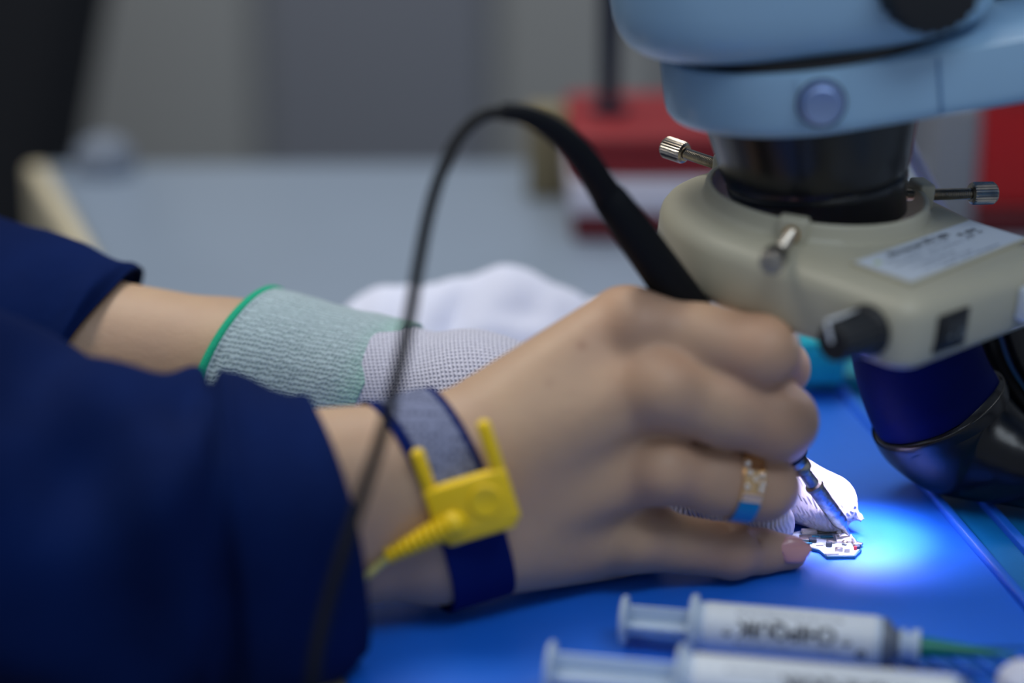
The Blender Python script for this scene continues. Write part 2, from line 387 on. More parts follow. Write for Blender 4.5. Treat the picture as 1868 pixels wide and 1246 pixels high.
# ================================================================== PERSON: right arm and hand
def p4(px, py, Y): return W(px, py, Y)
J = dict(
    el=p4(180, 985, -58), fa=p4(520, 955, -44), wr=p4(800, 915, -26),
    i0=p4(1160, 594, -7), i1=p4(1386, 641, -15), i2=p4(1424, 672, 2), i3=p4(1412, 722, 15),
    m0=p4(1202, 706, -20), m1=p4(1416, 768, -14), m2=p4(1424, 792, 6), m3=p4(1412, 812, 20),
    r0=p4(1202, 854, -18), r1=p4(1388, 888, -12), r2=p4(1396, 892, 6), r3=p4(1350, 880, 18),
    l0=p4(1150, 980, -10), l1=p4(1335, 1006, -5), l2=p4(1388, 1006, 0), l3=p4(1440, 1008, 3),
    t0=p4(900, 770, 4), t1=p4(1090, 720, 24), t2=p4(1270, 700, 30), t3=p4(1370, 735, 26))
LIFT = 0
def right_arm(P):
    up = np.array([0, 0, 1.0]); wr, fa, el = J['wr'], J['fa'], J['el']
    b = rcone(P, el + up*8, wr + up*10 + [-8, 0, 0], 25, 19.5)
    b = smin(b, rcone(P, el - up*6, wr - up*10 + [-8, 0, 0], 24, 19.0), 14)
    # carpal block and metacarpals
    b = smin(b, rcone(P, wr + up*10 + [0, 1, 0], J['i0'] + [-4, 3, -1], 18.0, 10.8), 9)
    b = smin(b, rcone(P, wr + up*3 + [0, 0, 0], J['m0'] + [-3, 4, 0], 18.5, 11.2), 8)
    b = smin(b, rcone(P, wr - up*7 + [0, 0, 0], J['r0'] + [-3, 4, 0], 18.5, 10.8), 8)
    b = smin(b, rcone(P, wr - up*12 + [2, 0, 0], J['l0'] + [-2, 3, 1], 17.0, 10.5), 9)
    b = smin(b, rcone(P, wr - up*13 + [16, 6, 0], p4(1140, 985, 6), 15.5, 12), 9)           # hypothenar
    b = smin(b, rcone(P, J['t0'], J['t1'], 15, 12.5), 9)                                     # thenar
    b = smin(b, rcone(P, J['i0'] + [0, 8, -3], J['l0'] + [0, 10, 6], 9, 9), 8)               # palm pad
    for k, r in (('i0', 8.6), ('m0', 8.6), ('r0', 8.4), ('l0', 7.6)):
        b = smin(b, ball(P, J[k] + [1, -5.0, 1.2], r), 4.5)
    out = None
    for pre, rr in (('i', (9.6, 10.5, 8.6, 6.8)), ('m', (11.4, 11.3, 9.0, 7.2)), ('r', (10.2, 10.1, 8.4, 6.8)), ('l', (9.8, 8.3, 7.0, 5.6)), ('t', (12.5, 11, 9.5, 8.0))):
        p = [J[pre+str(i)] for i in range(4)]
        f = rcone(P, p[0], p[1], rr[0], rr[1])
        f = smin(f, rcone(P, p[1], p[2], rr[1], rr[2]), 2.5)
        f = smin(f, rcone(P, p[2], p[3], rr[2], rr[3]), 2.0)
        if pre in 'imr':      # fleshy lower side of the bent fingers, bony joint
            f = smin(f, ball(P, (p[0]+p[1])/2 + [2, 1, -1.0], rr[0]*.98), 5)
            f = smin(f, ball(P, p[1] + [2.2, -1.5, .6], rr[1]*.86), 3)
        if pre == 'l':
            f = smin(f, ball(P, p[1] + [0, -1.2, .8], 7.6), 2.5)
        c = smin(b, f, 6.5)
        out = c if out is None else smin(out, c, 0.9)
    # skin folds: web between ring and little finger, knuckle wrinkles of the little finger
    for (a, bb, w, dpt) in ((p4(1282, 945, -12), p4(1330, 962, -8), 1.6, 0),
                            (p4(1372, 975, -6), p4(1386, 1030, -6), 0.5, 0), (p4(1380, 975, -6), p4(1394, 1030, -6), 0.4, 0)):
        out = smax(out, -rcone(P, a, bb, w, w), 1.2)
    return out
lo = np.array([-118, -66, -1.5]); hi = np.array([98, 52, 118])
def arm_clip(P):   # nothing pokes below the mat the hand rests on
    return smax(right_arm(P), 0.15 - P[:, 2], 1.5)
Vr, Fr = surface_nets(arm_clip, lo, hi, 0.95); Vr = relax(Vr, Fr, 3, .5)
tone = np.zeros_like(Vr)
for k, w, s in (('i0', .25, 11), ('m0', .45, 8), ('r0', .40, 8), ('i1', .35, 10), ('m1', .35, 10), ('l1', .25, 8), ('l3', .3, 8), ('r1', .25, 9)):
    tone[:, 0] = np.maximum(tone[:, 0], w*np.exp(-((Vr - J[k])**2).sum(1)/(2*s*s)/1.6))
for (px, py, Y, s, w) in ((1083, 861, -36, 1.3, .65), (1065, 629, -30, 1.0, .4), (1004, 700, -34, .9, .2)):
    q = np.stack([(Vr @ RT), (Vr @ UP)], 1); c = W(px, py, Y); qc = np.array([c @ RT, c @ UP])
    c3 = Vr[np.argmin(((q-qc)**2).sum(1) + 50*(Vr[:, 1] > 0))]
    tone[:, 1] = np.maximum(tone[:, 1], w*np.exp(-((Vr - c3)**2).sum(1)/(2*s*s)))
# left forearm
LA = [np.append(W(-330, 560, 150), 36), np.append(W(120, 652, 98), 29), np.append(W(420, 676, 90), 23.5), np.append(W(700, 700, 80), 21)]
def left_arm(P):
    d = None
    for a, b in zip(LA[:-1], LA[1:]):
        c = rcone(P, a[:3], b[:3], a[3], b[3]); d = c if d is None else smin(d, c, 6)
    return d
allv = np.array([a[:3] for a in LA])
Vl, Fl = surface_nets(left_arm, allv.min(0)-40, allv.max(0)+40, 2.2); Vl = relax(Vl, Fl, 2)
person = new_empty('person', (-380, 20, -720), 'person in a navy shirt, bare right hand holding a soldering iron, left hand gloved', 'person')
body = mk('body', np.vstack([Vr, Vl]), np.vstack([Fr, Fl+len(Vr)]), SKIN, person, attrs={'tone': np.vstack([tone, np.zeros_like(Vl)])}, angle=180)
# fingernails
def nail(c, along, out, L, w, th=.5):
    along = np.asarray(along, float); along /= np.linalg.norm(along); out = np.asarray(out, float); out -= along*(out @ along); out /= np.linalg.norm(out); side = np.cross(out, along)
    V = []; nu, nv = 14, 12
    for lay in (0, 1):
        for i in range(nu+1):
            for j in range(nv+1):
                u = i/nu*2-1; v = j/nv*2-1; ww = w*(1-.30*max(0, u)**3 - .12*max(0, -u)**3)*math.sqrt(max(0, 1-.25*abs(u)**6))
                V.append(np.asarray(c) + along*(u*L*(1 - .28*v*v*(1 if u > 0 else .8)*abs(u))) + side*v*ww - out*(v*v*w*.42 + .04*u*u*L) + out*(th if lay else -.5))
    F = []; m = (nu+1)*(nv+1)
    for i in range(nu):
        for j in range(nv):
            a = i*(nv+1)+j; F.append((m+a, m+a+nv+1, m+a+nv+2, m+a+1)); F.append((a+1, a+nv+2, a+nv+1, a))
    rim = [i*(nv+1) for i in range(nu+1)] + [nu*(nv+1)+j for j in range(1, nv+1)] + [i*(nv+1)+nv for i in range(nu-1, -1, -1)] + [j for j in range(nv-1, 0, -1)]
    for k in range(len(rim)):
        a, b = rim[k], rim[(k+1) % len(rim)]; F.append((a, b, m+b, m+a))
    return V, F
NAIL = mat('fingernail', (206, 150, 150), 0.22, coat=0.4)
V, F = nail(p4(1452, 1006, -2.0) + [0, 0, 1.2], p4(1480, 1009, 2)-p4(1430, 1007, -1), (0.05, -0.72, .7), 5.2, 4.3); o = mk('fingernail', V, F, NAIL, person, angle=70); tag(o, 'pinkish nail of the little finger')
V, F = nail(J['i3'] + np.array([6.8, -1.2, 1.5]), J['i3']-J['i2'], (1, -.35, .2), 4.8, 4.0); o = mk('fingernail', V, F, NAIL, person, angle=70); tag(o, 'nail of the index finger, seen edge on')

# ---- sleeves
def sleeve(name, rings, n_s, n_t, disp, parent, edge=True):
    """rings: (centre xyz, ry, rz, skew) interpolated; skew shifts x with angle: (near, top)"""
    R = np.array([np.concatenate([r[0], r[1:]]) for r in rings]); R = np.array(catmull(R, n_s)); V = []; ns = len(R)
    for i, r in enumerate(R):
        s = i/(ns-1)
        for k in range(n_t):
            a = 2*math.pi*k/n_t; ca, sa = math.cos(a), math.sin(a)
            d = disp(s, a, i); p = 0.88 if sa > 0 else 0.88 - .18*min(1, s*4)
            cy = math.copysign(abs(ca)**p, ca); sz = math.copysign(abs(sa)**p, sa)
            V.append(np.array([r[0] + r[5]*(-ca) + r[6]*sa, r[1] + (r[3]+d)*cy, max(r[2] + (r[4]+d)*sz, -1.6)]))
    F = []
    for j in range(ns-1):
        for i in range(n_t):
            k = (i+1) % n_t; F.append((j*n_t+i, (j+1)*n_t+i, (j+1)*n_t+k, j*n_t+k))
    o = mk(name, V, F, NAVY, parent, angle=180)
    md = o.modifiers.new('t', 'SOLIDIFY'); md.thickness = 0.0014; md.offset = -1
    return o
def nz(x, y, z): return mnoise.noise(Vector((x, y, z)))
# right sleeve: centre, ry, rz, dummy, skew near, skew top
RS = [(W(606, 956, -43), 34, 35, 0, 12, -4), (W(560, 972, -48), 38, 38, 0, 12, -4), (W(460, 972, -55), 43, 41, 0, 10, -1), (W(375, 980, -60), 47, 43, 0, 7, 4), (W(310, 980, -63), 49, 43, 0, 5, 3),
      (W(200, 965, -60), 45, 43.5, 0, 0, 0), (W(60, 952, -68), 49, 46.5, 0, 0, 0), (W(-80, 900, -80), 52, 53, 0, 0, 0), (W(-400, 760, -100), 60, 66, 0, 0, 0), (W(-1000, 420, -80), 66, 72, 0, 0, 0)]
RS = [(c, a, b, e, f) for (c, a, b, z_, e, f) in RS]
def fix(rings): return [(np.asarray(r[0]),) + tuple(r[1:]) for r in rings]
def rdisp(s, a, i):
    x = s*9   # ring index
    d = 0
    hem = 2.75 + 0.25*math.sin(a)
    d += -3.4*math.exp(-((x-hem)/.20)**2) + (1.6 if x < hem else 0)*min(1, (hem-x)/.35 if x < hem else 0)
    d += 2.6*nz(x*.9, math.cos(a)*1.3+3, math.sin(a)*1.3)*min(1, x/1.2+.15)
    d += 7.0*nz(x*.55+7, math.cos(a)*.9, math.sin(a)*.9+2)*min(1, x/3)
    # long diagonal folds falling from the elbow
    if x > 3: d += 4.6*math.sin(a*3 + x*1.9)*min(1, (x-3)/1.5) + 1.6*math.sin(a*5 - x*2.6)
    return d
def sleeve_rings(R): return [(r[0], r[1], r[2], r[3], r[4]) for r in R]
o = sleeve('sleeve', RS, 22, 150, rdisp, person); tag(o, 'loose navy sleeve over the right forearm with a stitched hem')
LS = [(W(165, 640, 97), 35, 27, -9, 13), (W(130, 636, 99), 36, 31, -9, 12), (W(40, 628, 108), 38, 36, -5, 6), (W(-60, 590, 120), 42, 41, 0, 0), (W(-300, 520, 150), 50, 52, 0, 0), (W(-900, 420, 130), 62, 66, 0, 0)]
def ldisp(s, a, i):
    x = s*5; return 2.2*nz(x*1.3+20, math.cos(a)*1.2, math.sin(a)*1.2) + 1.5*math.sin(3*a+x*2.5)*min(1, x) 
o = sleeve('sleeve', LS, 22, 110, ldisp, person); tag(o, 'navy sleeve ending above the bare left forearm')
# shirt body off to the left of the frame, so the sleeves belong to somebody
sr, sl = RS[-1][0], LS[-1][0]
tc0 = np.array([min(sr[0], sl[0]) - 90, 30, 0])
def torso(P):
    d = rcone(P, sr, tc0 + [-10, -130, 200], 66, 78); d = smin(d, rcone(P, sl, tc0 + [-10, 190, 200], 64, 78), 30)
    d = smin(d, rcone(P, tc0 + [-10, -90, 150], tc0 + [-10, 150, 150], 110, 110), 60)
    d = smin(d, rcone(P, tc0 + [-20, -60, -180], tc0 + [-20, 120, -180], 110, 110), 90)
    return smin(d, rcone(P, tc0 + [-15, -80, 0], tc0 + [-15, 130, 0], 105, 105), 90)
V, F = surface_nets(torso, tc0 + [-190, -320, -340], tc0 + [190, 380, 360], 12); V = relax(V, F, 3); o = mk('shirt', V, F, NAVY, person, angle=180); tag(o, 'navy work shirt body')

# ================================================================== wrist strap
strap = new_empty('wrist_strap', W(850, 900, -45), 'navy elastic anti-static wrist strap with grey mesh and a yellow clip', 'wrist strap')
S_top, S_front, S_bot = W(708, 736, -12), W(832, 880, -50), W(858, 1075, -30)
sc = (S_top + S_bot)/2 + np.array([0, 4, 0])
sn = np.cross(S_front - S_top, S_bot - S_top); sn /= np.linalg.norm(sn); sn = sn if sn[0] > 0 else -sn
se1 = np.array([0, 0, 1.0]) - sn*sn[2]; se1 /= np.linalg.norm(se1); se2 = np.cross(sn, se1)
if se2[1] > 0: se2 = -se2                       # se2 points towards the camera
def march(o, d, fn=arm_clip, start=60):
    t = start; o = np.asarray(o); 
    for _ in range(60):
        v = float(fn((o + d*t)[None].astype(f32))[0])
        if v < 0.02: break
        t -= max(v*.8, .05)
    return t
def ribbon(width0, width1, a0, a1, na, off, thick, closed=False, nw=5):
    V = []; F = []
    for i in range(na + (0 if closed else 1)):
        a = a0 + (a1-a0)*i/na; d = se1*math.cos(a) + se2*math.sin(a)
        t0 = march(sc, d); 
        for j in range(nw+1):
            w = width0 + (width1-width0)*j/nw; o = sc + sn*w; t = march(o, d)
            t = .5*t + .5*t0 if abs(t-t0) < 3 else t
            V.append(o + d*(t + off)); V.append(o + d*(t + off + thick))
    m = (nw+1)*2; cnt = na + (0 if closed else 1)
    for i in range(na):
        k = (i+1) % cnt
        for j in range(nw):
            a = i*m + 2*j; b = k*m + 2*j
            F.append((a+1, b+1, b+3, a+3)); F.append((a, a+2, b+2, b))
        a, b = i*m, k*m; F.append((a, b, b+1, a+1)); a, b = i*m+2*nw, k*m+2*nw; F.append((a, a+1, b+1, b))
    return V, F
ELAS = cloth_mat('navy_elastic', (7, 26, 86), 2200, .1)
V, F = ribbon(-10.4, 8.8, 0, 2*math.pi, 96, .3, 1.1, closed=True); mk('band', V, F, ELAS, strap, angle=60)
def mesh_grey():
    m = mat('grey_mesh_fabric', (112, 118, 144), .85); nt = m.node_tree; b = nt.nodes['Principled BSDF']; tc = N(nt, 'ShaderNodeTexCoord')
    v = N(nt, 'ShaderNodeTexVoronoi'); v.inputs['Scale'].default_value = 500; v.inputs['Randomness'].default_value = .35; nt.links.new(tc.outputs['Object'], v.inputs['Vector'])
    r = N(nt, 'ShaderNodeValToRGB'); e = r.color_ramp.elements; e[0].position = .12; e[0].color = lin((26, 32, 62)); e[1].position = .46; e[1].color = lin((112, 119, 148))
    nt.links.new(v.outputs['Distance'], r.inputs[0]); nt.links.new(r.outputs[0], b.inputs['Base Color'])
    bp = N(nt, 'ShaderNodeBump'); bp.inputs['Strength'].default_value = .6; bp.inputs['Distance'].default_value = .0005; nt.links.new(v.outputs['Distance'], bp.inputs['Height']); nt.links.new(bp.outputs[0], b.inputs['Normal'])
    return m
V, F = ribbon(-7.2, 6.4, math.radians(-25), math.radians(92), 60, 1.3, .7); o = mk('mesh_panel', V, F, mesh_grey(), strap, angle=60); tag(o, 'grey woven mesh panel')
# yellow clip: local u across the band, v down along it, w outwards
cu = W(925, 908, -46) - W(800, 945, -46); cu /= np.linalg.norm(cu)
cv = W(928, 935, -46) - W(872, 785, -43); cv -= cu*(cv @ cu); cv /= np.linalg.norm(cv)
cw = np.cross(cu, cv); cw = cw if cw[1] < 0 else -cw
CO = W(861, 917, -49)
clip = mk('clip', *((lambda V, F: (place(V, CO + cw*1.0, cu, cv, cw), F))(*bevbox(24.4, 16, 5.0, 1.3, 3))), YEL, strap)
for sx, L, t in ((-1, 13.5, 4.0), (1, 16, 4.0)):
    V, F = bevbox(t, L, 4.2, 1.6, 3); mk('prong', place(V, CO + cu*sx*(12.2-t/2) - cv*(6.4+L/2) + cw*.6, cu, cv, cw), F, YEL, clip)
V, F = lathe([(0, 5.0), (.8, 5.0), (1.3, 4.5), (1.35, 3.6), (1.2, 3.2), (1.2, 0.01)], CO + cu*4.4 - cv*.2 + cw*3.0, cw, 32, cap=False); mk('snap_button', V, F, YEL, clip)
V, F = bevbox(21, 5, 7, 1.4, 3); mk('lower_lip', place(V, CO + cu*0 + cv*7.5 - cw*.6, cu, cv, cw), F, YEL, clip)
p0 = CO - cu*5.5 + cv*3.2 + cw*2.6; p1 = W(712, 1012, -52); dd = (p1-p0)/np.linalg.norm(p1-p0); Ls = np.linalg.norm(p1-p0)
prof = [(-3, 1.5), (-1, 3.6), (1, 4.0)] 
for i in range(9):
    t = 2 + i*(Ls-4)/8; r = 4.0 - 1.6*i/8; prof += [(t, r), (t+.5, r-.55), (t+1.1, r-.55), (t+1.5, r)]
prof += [(Ls-.6, 2.3), (Ls+.8, 2.2), (Ls+1.2, 1.2)]
V, F = lathe(prof, p0, dd, 28); mk('strain_relief', V, F, YEL, strap, angle=60)
V, F = tube([np.append(x, 1.15) for x in catmull([p1 - dd*1, W(690, 1032, -54), W(655, 1062, -56), W(600, 1105, -50), W(540, 1120, -40)], 8)], 14)
mk('cord', V, F, mat('clear_yellow_cord', (214, 206, 120), .3, trans=.4), strap)

# ================================================================== finger ring
rax = J['r1'] - J['r0']; rax /= np.linalg.norm(rax); rc = J['r0'] + rax*np.linalg.norm(J['r1']-J['r0'])*.80 + np.array([0, .4, 0])
rax2 = rax + np.array([0, 0, .04]); rax2 /= np.linalg.norm(rax2)
fring = new_empty('finger_ring', rc, 'rose gold ring with clear stones and a turquoise enamel band on the ring finger', 'ring')
GOLD = mat('rose_gold', (228, 190, 140), .2, 1.0)
ex = np.array([0, 0, 1.0]) - rax2*rax2[2]; ex /= np.linalg.norm(ex); ey = np.cross(rax2, ex); ey = ey if ey[1] < 0 else -ey
def rsurf(a, w):
    d = ex*math.cos(a) + ey*math.sin(a); o = rc + rax2*w; t = march(o, d, start=14); return o + d*t, d
def band(a0, a1, w0, w1, off, th, n=60, taper=None):
    V = []; F = []
    for i in range(n+1):
        a = a0 + (a1-a0)*i/n; wa, wb = w0, w1
        for w in (wa, (wa+wb)/2, wb):
            d = ex*math.cos(a) + ey*math.sin(a); o = rc + rax2*w; t = min(march(rc, d, start=14), 11.6)
            V += [o + d*(t+off), o + d*(t+off+th)]
    for i in range(n):
        a, b = i*6, (i+1)*6
        for j in (0, 2): F += [(a+j+1, b+j+1, b+j+3, a+j+3), (a+j, a+j+2, b+j+2, b+j)]
        F += [(a, b, b+1, a+1), (a+4, a+5, b+5, b+4)]
    F += [(0, 1, 3, 2), (2, 3, 5, 4)]; e = n*6; F += [(e, e+2, e+3, e+1), (e+2, e+4, e+5, e+3)]
    return V, F
V, F = band(math.radians(0), math.radians(360), -3.4, 3.4, 0.0, .9, 72); mk('band', V, F, GOLD, fring, angle=60)
V, F = band(math.radians(97), math.radians(158), -3.2, 3.2, .5, 1.0); o = mk('enamel', V, F, mat('turquoise_enamel', (0, 128, 190), .25, coat=.5), fring, angle=60); tag(o, 'turquoise enamel inlay')
V, F = band(math.radians(40), math.radians(88), -3.3, -2.3, .5, 1.1); mk('setting', V, F, GOLD, fring, angle=60)
V, F = band(math.radians(40), math.radians(88), 2.3, 3.3, .5, 1.1); mk('setting', V, F, GOLD, fring, angle=60)
V, F = band(math.radians(84), math.radians(95), -3.0, 3.0, .5, 1.2); mk('setting', V, F, mat('pale_gold', (232, 208, 198), .2, 1.0), fring, angle=60)
GEM = mat('clear_stone', (245, 240, 235), .04, trans=.5, ior=2.0, coat=1)
for (dg, w) in ((42, -2.6), (54, -1.8), (62, .2), (56, 2.1), (68, 2.4), (74, -2.3), (76, 2.2)):
    p, d = rsurf(math.radians(dg), w); bm = bmesh.new(); bmesh.ops.create_icosphere(bm, subdivisions=2, radius=1.0)
    V = [p + d*1.3 + np.array(v.co) for v in bm.verts]; F = [tuple(v.index for v in f.verts) for f in bm.faces]; bm.free(); mk('stone', V, F, GEM, fring, smooth=False)

# ================================================================== soldering iron
TIP = Wz(1550, 977, 2.4)
K = lambda px, py, Y: W(px, py, Y)
ax0 = K(1105, 352, -10); adir = (ax0 - TIP); AL = np.linalg.norm(adir); adir /= AL
iron = new_empty('soldering_iron', TIP, 'slim black soldering iron in the bare hand, its cable arching to the left', 'soldering iron')
def along(px):   # distance from the tip of the axis point that shows at this column
    lo_, hi_ = 0.0, AL*1.1
    for _ in range(40):
        mid = (lo_+hi_)/2; p = TIP + adir*mid; r = p-CAM; x = 934 + FPX*(r @ RT)/(r @ FW)
        if x > px: lo_ = mid
        else: hi_ = mid
    return lo_
a1, a2, a3 = along(1452), along(1300), along(1105)
a2 = max(a2, a1+20)
V, F = lathe([(a1+1, 3.0), (a1+2, 5.2), (a1+6, 6.6), (a1+20, 7.0), (a1+24, 6.6), (a2+6, 6.7), (a3-16, 5.9), (a3-6, 5.4), (a3-1.5, 5.1), (a3, 4.4)], TIP, adir, 40)
mk('handle', V, F, RUBBER, iron)
V, F = lathe([(a1-4.6, 2.2), (a1-4.2, 3.2), (a1-2.6, 3.4), (a1-1.8, 3.0), (a1-1, 3.3), (a1+2.5, 3.4)], TIP, adir, 32)
mk('collar_nut', V, F, STEEL, iron)
tn = along(1487)
sh = mk('tip', *lathe([(0, .35), (1.2, .7), (4.2, 1.35), (6.2, 2.35), (7.2, 2.55), (tn-2, 2.6), (tn, 2.65), (tn+.1, 2.05), (a1-3, 1.95)], TIP, adir, 32), TIPM, iron, angle=50)
V, F = lathe([(tn-.3, 2.75), (tn-.1, 2.95), (tn+1.1, 2.9), (tn+1.4, 2.2)], TIP, adir, 32); mk('ring', V, F, STEEL, sh)
E0 = TIP + adir*(a3-2)
sp = catmull([np.append(E0, 5.0), np.append(E0 + adir*3, 4.6), np.append(K(1072, 300, -15), 4.3), np.append(K(1040, 262, -19), 3.9), np.append(K(1000, 230, -23), 3.4), np.append(K(955, 209, -27), 2.8), np.append(K(918, 204, -30), 2.5)], 8)
V, F = tube(sp, 24); mk('strain_relief', V, F, RUBBER, iron)
cp = [K(925, 204, -30), K(880, 212, -33), K(838, 250, -38), K(806, 312, -45), K(782, 390, -52), K(764, 480, -60), K(748, 575, -68), K(727, 675, -77), K(698, 790, -87), K(660, 905, -98), K(625, 1010, -107), K(595, 1110, -114), K(572, 1225, -122), K(555, 1400, -132), np.array([-62, -190, -28]), np.array([-66, -330, -60]), np.array([-70, -350, -300]), np.array([-70, -352, -700])]
V, F = tube([np.append(x, 1.75) for x in catmull(cp, 8)], 18); mk('cable', V, F, RUBBER, iron)

# ================================================================== left glove
GL = {}
def gch(P, pts, rr, k=3):
    d = None
    for i in range(len(pts)-1):
        c = rcone(P, pts[i], pts[i+1], rr[i], rr[i+1]); d = c if d is None else smin(d, c, k)
    return d
G = dict(w=W(700, 716, 80), w2=W(860, 736, 72), i=W(1150, 800, 54), m=W(1165, 775, 64), r=W(1160, 760, 76), l=W(1140, 750, 88), t=W(1010, 850, 58))
def glove(P):
    d = rcone(P, W(640, 696, 83), G['w'], 22, 21.5)
    d = smin(d, rcone(P, G['w'], G['w2'], 21.5, 21), 8)
    for k, r in (('i', 12.5), ('m', 12), ('r', 11.5), ('l', 10.5)): d = smin(d, rcone(P, G['w2'], G[k], 19, r), 9)
    d = smin(d, rcone(P, G['w2'], G['t'], 17, 14), 10)
    out = smin(d, gch(P, [G['i'], W(1330, 835, 48), W(1440, 889, 40), W(1510, 918, 32)], (11.5, 10.2, 10.2, 9.6)), 6)
    for pts, rr in (([G['m'], W(1310, 800, 64), W(1390, 862, 60), W(1396, 900, 56)], (11, 10, 9, 8)),
                    ([G['r'], W(1290, 790, 78), W(1350, 860, 74), W(1352, 890, 70)], (11, 9.5, 9, 8)),
                    ([G['l'], W(1250, 780, 90), W(1300, 850, 86), W(1300, 876, 84)], (10, 9, 8, 7.5)),
                    ([G['t'], W(1160, 920, 46), W(1310, 938, 31), W(1402, 955, 21)], (13, 10.8, 9.4, 8.4))):
        out = smin(out, smin(d, gch(P, pts, rr), 6), .8)
    out = smin(out, ball(P, W(1568, 944, 30), 1.7), 1.4)       # yarn end knot at the fingertip
    return smax(out, 0.3 - P[:, 2], 1.5)
Vg, Fg = surface_nets(glove, (-78, 2, -1), (122, 122, 82), 1.15); Vg = relax(Vg, Fg, 2)
gax = G['w2'] - G['w']; gax /= np.linalg.norm(gax)
def knit_uv(V, grn=None):
    ang = np.arctan2(V[:, 2]-30, -(V[:, 1]-74)); 
    return np.stack([V[:, 0] + 0.25*V[:, 2], ang*23, np.zeros(len(V)) if grn is None else grn], 1)
gl = new_empty('glove', W(700, 800, 80), 'white knitted glove with a grey-green ribbed cuff and emerald hem on the left hand', 'glove')
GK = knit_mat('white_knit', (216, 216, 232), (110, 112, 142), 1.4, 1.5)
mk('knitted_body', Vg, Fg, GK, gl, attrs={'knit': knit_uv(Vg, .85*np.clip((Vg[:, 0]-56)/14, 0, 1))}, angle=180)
# ribbed cuff
cA, cB = W(438, 672, 90), W(702, 716, 80)
def cuff_pt(s, a, r, off=0):
    c = cA*(1-s) + cB*s; ca, sa = math.cos(a), math.sin(a); k = 7.5
    return np.array([c[0] + k*sa + (12.5*(1-s)+10*s)*ca, c[1] + r*ca, c[2] + r*sa])
ns_, nt_ = 60, 120; V = []; uv = []
for i in range(ns_+1):
    s = i/ns_; r = 26.0 - 3.9*s + .35*math.sin(s*9) + (.5 if s < .04 else 0)
    for j in range(nt_):
        a = 2*math.pi*j/nt_; V.append(cuff_pt(s, a, r + .25*nz(s*9, math.cos(a)*2, math.sin(a)*2))); uv.append((s*46, a*24.5, max(0, (s-.70)/.30)**2*.8))
F = [(i*nt_+j, (i+1)*nt_+j, (i+1)*nt_+(j+1) % nt_, i*nt_+(j+1) % nt_) for i in range(ns_) for j in range(nt_)]
o = mk('cuff', V, F, knit_mat('grey_green_rib', (174, 194, 202), (104, 126, 132), 1.2, 1.55, rows=True), gl, attrs={'knit': uv}, angle=180)
md = o.modifiers.new('t', 'SOLIDIFY'); md.thickness = .0012; md.offset = -1
P = [np.append(cuff_pt(0, 2*math.pi*j/100, 26.6), 1.75) for j in range(101)]
V, F = tube(P, 10, cap=False); o = mk('hem', V, F, mat('emerald_yarn', (0, 168, 128), .85, bump=.6, bscale=1500), gl); tag(o, 'emerald green overlock hem')

# ================================================================== circuit board
pcb = new_empty('circuit_board', Wz(1515, 1000, 0.2), 'tiny circuit board crowded with parts under the iron tip on the blue mat', 'circuit board')
poly = [Wz(px, py, 1)[:2] for px, py in ((1440, 972), (1462, 968), (1486, 966), (1545, 966), (1562, 984), (1572, 1003), (1560, 1015), (1508, 1016), (1494, 1004), (1478, 1000), (1476, 994), (1440, 994))]
V, F = prism([tuple(p) for p in poly], .3, 1.1, .1); mk('board', V, F, mat('teal_board', (22, 84, 110), .45), pcb)
pc_ = np.mean(poly, axis=0); V, F = prism([tuple(pc_ + (np.array(p)-pc_)*.955) for p in poly], 1.1, 1.3, .05); mk('solder_mask', V, F, mat('pale_solder_mask', (160, 178, 190), .35, var=.35, vscale=450), pcb)
V, F = prism([tuple(Wz(px, py, 1)[:2]) for px, py in ((1508, 1016), (1560, 1015), (1570, 1003), (1520, 1000))], .05, .35); mk('edge_layer', V, F, mat('teal_board_edge', (20, 90, 110), .5), pcb)
CM = [mat('ceramic_chip', (226, 222, 214), .4), STEEL, mat('dark_chip', (40, 52, 66), .4), mat('teal_pad', (40, 130, 160), .4), mat('red_chip', (180, 40, 40), .4)]
comps = [(1476, 972, 6, 3, 1, 0), (1470, 985, 5, 4, 1, 1), (1482, 988, 3, 2, 1.2, 2), (1500, 972, 4, 1.4, .6, 1), (1508, 980, 5, 1.6, .4, 3), (1488, 979, 3, 1, .3, 3), (1522, 972, 2.2, 1.2, 1, 1),
         (1530, 974, 1.8, 1.2, 1, 0), (1538, 971, 1.4, 1, 1.2, 1), (1515, 990, 3, 2, 1, 1), (1512, 997, 2.4, 1.4, 1.5, 2), (1540, 985, 6.8, 5.2, .9, 0), (1556, 992, 1.0, 5, 1.0, 1), (1564, 1000, 2.0, 2.0, 1.0, 2),
         (1560, 1003, 1.2, .8, 1.2, 4), (1530, 1006, 3.0, 1.2, 1.4, 1), (1545, 1007, 2.2, 1.2, 1.4, 0), (1518, 1011, 5.5, 1.2, .6, 0), (1495, 995, 3, 1, .5, 0), (1528, 981, 1, 3.4, 1.1, 1), (1474, 992, 3.4, .8, .4, 3)]
for px, py, sx, sy, sz, m in comps:
    V, F = bevbox(sx*.8, sy*.9, sz, .12, 1); mk('component', place(V, Wz(px, py, 1.3)*[1, 1, 0] + [0, 0, 1.3+sz/2], (1, .04, 0), (-.04, 1, 0), (0, 0, 1)), F, CM[m], pcb)
V, F = lathe([(0, 1.0), (.35, .9), (.6, .5), (.7, .05)], Wz(1541, 989, 2.2), (0, 0, 1), 20); mk('solder_blob', V, F, STEEL, pcb)
V, F = bevbox(2.4, 1.6, 1.0, .3); mk('tab', place(V, Wz(1567, 997, 0)*[1, 1, 0] + [0, 0, .9], (.8, -.5, 0), (.5, .8, 0), (0, 0, 1)), F, STEEL, pcb)

